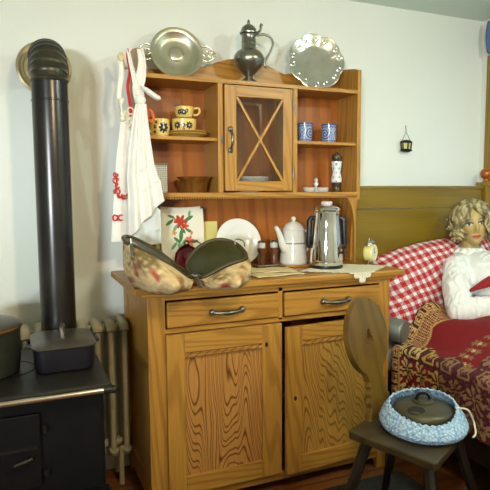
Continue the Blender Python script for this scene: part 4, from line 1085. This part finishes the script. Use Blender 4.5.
def capsule(pts, rs, n=24):
    body.tube(spline(pts, 6), [r for r in interp(rs, 6)], n)
    body.ball(pts[0], rs[0], 10); body.ball(pts[-1], rs[-1], 10)
def interp(rs, n):
    out = []
    for a, b_ in zip(rs, rs[1:]): out += [a+(b_-a)*k/n for k in range(n)]
    return out+[rs[-1]]
NB = V((1.775, .215, .965))
capsule([HM @ V((0, -.022, -.05)), NB+V((0, -.01, .02)), NB+V((0, 0, -.03))], [.048, .046, .056])
SHL, SHR = V((1.612, .135, .885)), V((1.945, .175, .885))
ELB, WRI = V((1.490, -.02, .706)), V((1.690, -.150, .745))
ELR, WRR = V((1.99, -.05, .74)), V((1.84, -.16, .76))
capsule([SHL, NB+V((0, .0, -.06)), SHR], [.05, .062, .05]); capsule([NB+V((0, .0, -.08)), V((1.76, .08, .82)), V((1.74, -.12, .68)), V((1.73, -.32, .61))], [.085, .115, .095, .105])
capsule([SHL, (SHL+ELB)/2, ELB], [.05, .041, .036]); capsule([ELB, (ELB+WRI)/2, WRI], [.036, .033, .024])
capsule([SHR, (SHR+ELR)/2, ELR], [.05, .041, .036]); capsule([ELR, (ELR+WRR)/2, WRR], [.036, .033, .024])
def hand(w_, d, side, up_):
    d = d.normalized(); sd = side.normalized(); 
    capsule([w_, w_+d*.03, w_+d*.075], [.022, .029, .030]); capsule([w_+d*.02+sd*.012, w_+d*.075+sd*.022], [.018, .016]); capsule([w_+d*.02-sd*.012, w_+d*.075-sd*.022], [.018, .016])
    for k, L in enumerate((.062, .075, .07, .055)):
        b0 = w_+d*.085+sd*(.030-.020*k)
        capsule([b0-d*.02, b0+d*L*.5-up_*.006, b0+d*L-up_*.026], [.0095, .0085, .007], 12)
    capsule([w_+d*.02+sd*.026, w_+d*.045+sd*.05-up_*.006, w_+d*.072+sd*.056-up_*.014], [.012, .0105, .009], 12)
hand(WRI, V((.97, -.12, .02)), V((.1, .8, .3)), V((0, -.3, 1))); hand(WRR, V((-.9, -.3, -.02)), V((-.2, .8, .3)), V((0, -.3, 1)))
for s in (-1, 1):
    body.tube([V((1.73+s*.09, -.3, .575)), V((1.73+s*.10, -.75, .565)), V((1.73+s*.08, -1.15, .555)), V((1.73+s*.08, -1.30, .565))], [.075, .06, .042, .035], 20)
fb = fuse(body, .0027, 1)
SKIN = srgb(184, 160, 102)
def skin(p):
    q = HI @ p; x, y, z = q
    if y > .03 and z > -.12:
        ex = abs(x)-.030
        if (ex/.0145)**2+((z-.0085)/.0052)**2 < 1:
            if (ex/.0058)**2+((z-.009)/.0056)**2 < 1: return srgb(44, 56, 84)
            return srgb(214, 212, 196)
        if (ex/.019)**2+((z-.0145)/.0075)**2 < 1 and z > .009: return srgb(70, 72, 92)
        if abs(z-(.034-.006*(ex/.02)**2)) < .0025 and abs(ex-.001) < .019: return srgb(104, 82, 50)
        if (x/.022)**2+((z+.056)/.0095)**2 < 1: return srgb(188, 84, 68) if abs(z+.0555) > .0012 else srgb(120, 50, 44)
        bl_ = g1(abs(x), .045, .018)*g1(z, -.03, .018)
        return (SKIN[0]*(1+.1*bl_), SKIN[1]*(1-.12*bl_), SKIN[2]*(1-.1*bl_), 1)
    return SKIN
MQ = thing('mannequin', (1.73, 0, .52), 'female shop mannequin with blonde waved hair in white blouse, lying in the bed', 'mannequin')
obj('figure', fb, 'mannequin_paint', MQ, angle=180, paint=skin)
# hair
hr = MB()
def hs(az, el, off):       # az from face centre, el from crown (0) downward
    x, y, z = (.073+off)*math.sin(el)*math.sin(az), (.090+off)*math.sin(el)*math.cos(az)-.006, (.110+off*.75)*math.cos(el)+.002
    return V((x, y, z))
cap = MB().grid(lambda u, v: HM @ (hs(2*PI*u, v*PI*.72, .006)+V((0, -.016 if True else 0, .006*(1-v)))), 60, 30)
hr.merge(cap)
for row, (e0, e1, off, rad_) in enumerate(((.10, 1.95, .007, .0145), (.16, 2.15, .014, .0125))):
    for k in range(26):
        az = math.radians(42+row*6)+(2*PI-2*math.radians(42+row*6))*k/25
        front = min(abs(az), abs(2*PI-az)) < math.radians(62)
        pts = []; rs = []
        for j in range(26):
            t_ = j/25; el = e0+(e1-e0)*t_
            aa = az+.13*math.sin(t_*PI*4.4+k*.5)*(.4+t_)+(0 if not front else (math.radians(-26) if az < PI else math.radians(26))*(1-t_)**2*math.sin(t_*PI)*1.5)
            o_ = off+.018*t_+.009*math.sin(t_*PI*4.4+k*.9)
            pts.append(HM @ hs(aa, el, o_)); rs.append(rad_*(.55+.75*math.sin(PI*min(1, t_*1.15+.12))**.6)*(1 if t_ < .9 else .8))
        hr.tube(pts, rs, 9)
for sgn in (-1, 1):                                    # finger waves framing the forehead
    for k in range(4):
        pts = [HM @ hs(sgn*(math.radians(6+k*3)+t_*math.radians(46-k*2)), .50+.10*k+.62*t_*(1+.1*k)+.06*math.sin(t_*9+k), .014+.006*math.sin(t_*10+k)) for t_ in [j/18 for j in range(19)]]
        hr.tube(pts, [.010+.003*math.sin(j*.5) for j in range(19)], 9)
random.seed(3)
for k in range(34):                                    # curls at the sides and nape
    sgn = -1 if k % 2 else 1; az = sgn*math.radians(random.uniform(58, 150)); el = random.uniform(1.25, 2.15)
    c = HM @ hs(az, el, random.uniform(.02, .035)); r = random.uniform(.012, .019)
    n1 = (c-HC).normalized(); t1 = n1.cross(V((0, 0, 1))).normalized(); t2 = n1.cross(t1)
    ph = random.uniform(0, 6)
    hr.tube([c+(t1*math.cos(ph+q*.55)+t2*math.sin(ph+q*.55))*r*(1-q*.03)+n1*(.002*q-.01) for q in range(17)], .0065, 8)
HA, HB, HD = srgb(176, 164, 118), srgb(124, 108, 68), srgb(80, 68, 46)
def hairc(p):
    q = HI @ p; n1 = nz(q.x*60, q.y*60, q.z*14, 1)
    return HA if n1 > .05 else (HB if n1 > -.3 else HD)
obj('hair', hr, 'hair_paint', MQ, angle=180, paint=hairc)
# blouse
bl_ = MB(); body = bl_
capsule([SHL+V((0, 0, -.004)), NB+V((0, .0, -.075)), SHR+V((0, 0, -.004))], [.058, .08, .058])
capsule([NB+V((0, 0, -.10)), V((1.76, .08, .82)), V((1.74, -.12, .70)), V((1.73, -.30, .63))], [.10, .135, .12, .12])
capsule([SHL, SHL*.55+ELB*.45+V((-.01, -.01, 0)), ELB], [.060, .066, .056]); capsule([ELB, (ELB+WRI)/2+V((0, 0, -.005)), WRI-V((.02, 0, 0))], [.056, .054, .036])
capsule([SHR, SHR*.55+ELR*.45, ELR], [.072, .082, .070]); capsule([ELR, (ELR+WRR)/2+V((0, 0, -.01)), WRR], [.066, .062, .040])
fb = fuse(bl_, .006, 4)
def crease(p):
    return .003*nz(p.x, p.y, p.z, 12)+.008*((1-abs(nz(p.x*1.5, p.y*1.5, p.z*.35, 26)))**4-.4)
cen_ = [SHL, ELB, WRI, V((1.76, .08, .82)), SHR, ELR]
for i, p in enumerate(fb.v):
    c = min((SHL.lerp(ELB, k/6) for k in range(7)), key=lambda q: (q-p).length)
    c2 = min((ELB.lerp(WRI, k/6) for k in range(7)), key=lambda q: (q-p).length)
    c3 = min((q for q in cen_), key=lambda q: (q-p).length)
    c = min((c, c2, c3), key=lambda q: (q-p).length)
    fb.v[i] = p+(p-c).normalized()*crease(p)
BL = obj('blouse', fb, 'blouse_cloth', MQ, angle=180)
def collar(u, v):
    a = 2*PI*u; r = .058+.045*v; rp = .006*math.sin(a*13)*v
    q = V((math.cos(a)*(r+rp), math.sin(a)*(r+rp)*.9, .0+(-.052*v-.012*math.sin(v*PI)*-1)+.004*math.sin(a*13)*v))
    return NB+V((-.004, -.014, .012))+q
obj('ruffled_collar', MB().grid(collar, 120, 12), 'blouse_cloth', BL, angle=180, solid=.003)
for (w_, e_) in ((WRI, ELB), (WRR, ELR)):
    Mx = frame(w_, (0, 0, 1), (w_-e_))
    obj('cuff', MB().grid(lambda u, v: Mx @ V(((.034+.022*v+.004*math.sin(u*2*PI*11)*v)*math.cos(2*PI*u), (.034+.022*v+.004*math.sin(u*2*PI*11)*v)*math.sin(2*PI*u), -.03+.05*v)), 80, 8), 'blouse_cloth', BL, angle=180, solid=.0025)
# lace hem over the blanket
def hemf(u, v):
    p = ELB.lerp(WRI, u*1.25)+V((-.01, -.052, -.045)); return p+V((0, -.035*v, -.018*v+.004*math.sin(u*40)*v+.002))
obj('lace_hem', MB().grid(hemf, 90, 10, lambda u, v: v > .7 and int(u*90) % 3 == 0), 'lace_thread', BL, angle=180, solid=.002)
# red cloth between arm and chest
pts = spline([(1.545, -.010, .786), (1.59, -.035, .812), (1.65, -.06, .842), (1.71, -.085, .862), (1.78, -.10, .868)], 6)
q = MB().tube(pts, [.010+.034*sm(0, 1, k/14) for k in range(25)], 16, flat=.55)
tag(obj('red_shawl', q, 'red_cloth', at=(1.68, -.06, .84)), "bright red cloth tucked above the mannequin's white sleeve", 'cloth')

# ------------------------------------------------------------------ blue valance at the right window
def val(u, v):
    y = .435-.66*u; z = 2.235-.20*v*(1-.0*u)+(.05*(1-u/.08)**2*v if u < .08 else 0)
    return (WR-.035-.012*math.sin(u*70)-.012*math.sin(v*PI), y, z)
tag(obj('blue_valance', MB().grid(val, 120, 14), 'blue_valance', angle=180, solid=.004, at=(WR-.04, .1, 2.13)), 'short blue gathered curtain hung near the ceiling above the corner window', 'curtain')

# ------------------------------------------------------------------ carved chair
A_, B_, C_, D_ = V((.580, -.450)), V((.694, -.755)), V((1.045, -.560)), V((.905, -.290))
cen = (A_+B_+C_+D_)/4
CH = thing('carved_board_chair', (cen.x, cen.y, 0), 'wooden chair with round carved backrest and splayed legs before the buffet', 'chair')
ex, ey = (D_-A_).normalized(), (B_-A_).normalized()
def chp(a, b_): return A_+(D_-A_)*a+(B_-A_)*b_+((C_-D_)-(B_-A_))*a*b_
seat = [chp(a, b_) for a, b_ in ((.02, 0), (.98, 0), (1, .03), (1, .97), (.97, 1), (.03, 1), (0, .97), (0, .03))]
obj('seat', MB().prism([(p.x, p.y) for p in seat], 'z', .422, .45), 'dark_seat', CH, smooth=False, bevel=.005)
for a, b_, sa, sb in ((.18, .16, -.20, -.16), (.82, .16, .16, -.18), (.18, .84, -.18, .16), (.82, .84, .16, .18)):
    p = chp(a, b_); e = p+ex*sa*.62+ey*sb*.62
    q = MB().tube([(p.x, p.y, .425), (p.x*.6+e.x*.4, p.y*.6+e.y*.4, .25), (e.x, e.y, .0056)], [.021, .019, .014], 8)
    obj('leg', q, 'dark_leg', CH, angle=30)
q = MB()
for a in (.2, .8):
    s0, s1 = chp(a, .08), chp(a, .92); n2 = ex*.022
    q.prism([((s0-n2).x, (s0-n2).y), ((s0+n2).x, (s0+n2).y), ((s1+n2).x, (s1+n2).y), ((s1-n2).x, (s1-n2).y)], 'z', .40, .4219)
each('batten', q, 'dark_leg', CH, smooth=False)
# backrest outline in its own plane (s along the rear edge, h up)
outl = []
R0 = .143; hc = .292
for k in range(49):
    a = math.radians(-63)+(math.radians(306))*k/48; outl.append((R0*math.cos(a), hc+R0*math.sin(a)))
outl += [(-.056, .145), (-.050, .132), (-.060, .118), (-.052, .104), (-.064, .090), (-.058, .076), (-.074, .060), (-.070, .044), (-.088, .024), (-.092, 0),
         (.092, 0), (.088, .024), (.070, .044), (.074, .060), (.058, .076), (.064, .090), (.052, .104), (.060, .118), (.050, .132), (.056, .145)]
hole = []
for k in range(36):
    a = 2*PI*k/36; r = .021*(1+.34*math.cos(3*(a-PI/2)))
    hole.append((.0+r*math.cos(a)*1.05, hc-.005+r*math.sin(a)*1.15))
bm = bmesh.new()
def ringe(pts):
    vs = [bm.verts.new((a, 0, h)) for a, h in pts]; return [bm.edges.new((vs[i], vs[(i+1) % len(vs)])) for i in range(len(vs))]
E_ = ringe(outl)+ringe(hole)
bmesh.ops.triangle_fill(bm, edges=E_, use_beauty=True)
r_ = bmesh.ops.extrude_face_region(bm, geom=bm.faces[:])
for v in [g_ for g_ in r_['geom'] if isinstance(g_, bmesh.types.BMVert)]: v.co.y += .024
bmesh.ops.recalc_face_normals(bm, faces=bm.faces)
bk = MB(); bm.verts.index_update(); bk.v = [v.co.copy() for v in bm.verts]; bk.f = [tuple(v.index for v in f.verts) for f in bm.faces]; bm.free()
mid = (A_+D_)/2; lean = math.radians(13)
back = -ey
up3 = V((back.x*math.sin(lean), back.y*math.sin(lean), math.cos(lean))); s3 = V((ex.x, ex.y, 0)); n3 = s3.cross(up3)
n3 = n3 if n3.dot(V((back.x, back.y, 0))) > 0 else -n3
MBk = Matrix((s3, n3, up3)).transposed().to_4x4(); MBk.translation = V((mid.x+ex.x*.03+ey.x*.03, mid.y+ex.y*.03+ey.y*.03, .4505))
obj('backrest', bk.xf(MBk), 'oak_chair', CH, angle=30, bevel=.003)

# crocheted cover with metal warming pan on the chair
c = V((.826, -.546, .4505)); BK = thing('crocheted_basket', c, 'light blue crocheted basket with white drawstring on the chair seat', 'basket')
def bas(u, v):
    a = 2*PI*u; d = V((math.cos(a), math.sin(a)))
    back_ = .5+.5*d.dot(V((.59, .81)))
    H_ = .062+.045*back_; pr = [(.0, .116), (.12, .137), (.35, .144), (.6, .136), (.85, .121), (1, .110)]
    for (t0, r0), (t1, r1) in zip(pr, pr[1:]):
        if v <= t1: r = r0+(r1-r0)*(v-t0)/(t1-t0); break
    r += .0022*math.sin(a*70)*math.sin(v*PI*14)+.006*math.sin(a*3+1)*v+.002*math.sin(a*26)*(v > .92)
    return c+V((r*d.x*1.02, r*d.y*1.02, .002+H_*v+.002*math.sin(a*36)*(v > .9)))
obj('crochet_wall', MB().grid(bas, 280, 44), 'blue_crochet', BK, angle=180, solid=.006, solid_off=-1)
obj('crochet_base', MB().lathe([(0, .0), (.12, .0), (.12, .004), (0, .004)], c, 48), 'blue_crochet', BK)
e1 = V((.70, -.72, 0)).normalized()
q = MB().tube(spline([c+V((.085, -.06, .085)), c+V((.105, -.09, .087)), c+V((.128, -.088, .06)), c+V((.142, -.088, .03)), c+V((.118, -.118, .012)), c+V((.09, -.135, .012))], 6), .0032, 8)
obj('drawstring', q, 'lace_thread', BK)
cp = c+V((.012, .016, .0065)); WP = thing('metal_warmer', cp, 'dull olive metal warming pan with small lid handle inside the blue basket', 'warming pan')
obj('pan', MB().lathe([(0, 0), (.088, 0), (.102, .010), (.107, .04), (.104, .058), (.098, .066), (.085, .072), (.05, .079), (0, .081)], cp, 64), 'flat_iron_lid', WP)
obj('lid_disc', MB().lathe([(0, .0812), (.036, .0795), (.037, .083), (.030, .088), (0, .089)], cp+V((.008, .012, 0)), 40), 'flat_iron_lid', WP)
hp = cp+V((.008, .012, .089))
obj('lid_handle', MB().tube(spline([hp+V((-.024, .008, -.002)), hp+V((-.014, .004, .018)), hp+V((.012, -.004, .018)), hp+V((.024, -.008, -.002))], 5), .0042, 8, flat=1.6), 'iron', WP)
obj('filler_hole', MB().lathe([(0, 0), (.024, 0), (.024, .003), (0, .003)], sx=1.2, n=28).xf(frame(cp+V((-.060, -.034, .0725)), (1, -.4, 0), (-.22, -.14, 1))), 'dark_hole', WP)

# ------------------------------------------------------------------ rug
tag(obj('rag_rug', loft(MB(), [(rrect(.10-e, 1.13+e, -1.5-e, -.06+e, .03), z) for e, z in ((-.003, .0005), (0, .002), (-.003, .005))]), 'rag_rug', at=(.5, -.7, 0)), 'flat grey rag rug on the floor in front of the buffet', 'rug')

# ------------------------------------------------------------------ camera
f_, yaw, tilt, roll = 542.9635, -.4004, .0940, -.00605
r_ = V((math.cos(yaw), math.sin(yaw), 0)); fwd = V((math.sin(-yaw)*math.cos(tilt), math.cos(yaw)*math.cos(tilt), -math.sin(tilt)))
u_ = r_.cross(fwd)
r2 = r_*math.cos(roll)+u_*math.sin(roll); u2 = -r_*math.sin(roll)+u_*math.cos(roll)
cam = bpy.data.cameras.new('camera'); co = bpy.data.objects.new('camera', cam); COL.objects.link(co)
Mx = Matrix((r2, u2, -fwd)).transposed().to_4x4(); Mx.translation = V((-.4456, -1.9761, 1.2660)); co.matrix_world = Mx
cam.sensor_width = 36; cam.lens = f_*36/490; cam.clip_start = .02
sc.camera = co

# ------------------------------------------------------------------ light
def area(name, loc, target, sx_, sy_, power, col):
    l = bpy.data.lights.new(name, 'AREA'); l.shape = 'RECTANGLE'; l.size = sx_; l.size_y = sy_; l.energy = power; l.color = col
    o = bpy.data.objects.new(name, l); COL.objects.link(o); o.location = loc
    o.rotation_euler = (V(target)-V(loc)).to_track_quat('-Z', 'Y').to_euler(); return o
def point(name, loc, power, col, r):
    l = bpy.data.lights.new(name, 'POINT'); l.energy = power; l.color = col; l.shadow_soft_size = r
    o = bpy.data.objects.new(name, l); COL.objects.link(o); o.location = loc; return o
area('window_daylight', (-2.98, -5.15, 1.34), (.3, .5, 1.45), .8, .5, WPOW, (.88, .97, 1.0))
point('unseen_lamp', (.10, -1.62, 1.90), L1, (1.0, .76, .50), .05)
point('unseen_lamp', (1.45, -1.50, 2.15), L2, (.86, 1.0, .88), .05)  # unseen lamp added to brighten the bed and right-hand shelves
w = bpy.data.worlds.new('world'); sc.world = w; w.use_nodes = True
w.node_tree.nodes['Background'].inputs[0].default_value = (.55, .70, .9, 1); w.node_tree.nodes['Background'].inputs[1].default_value = .8
sc.view_settings.view_transform = 'Standard'; sc.view_settings.look = 'None'; sc.view_settings.gamma = 1; sc.view_settings.exposure = .02
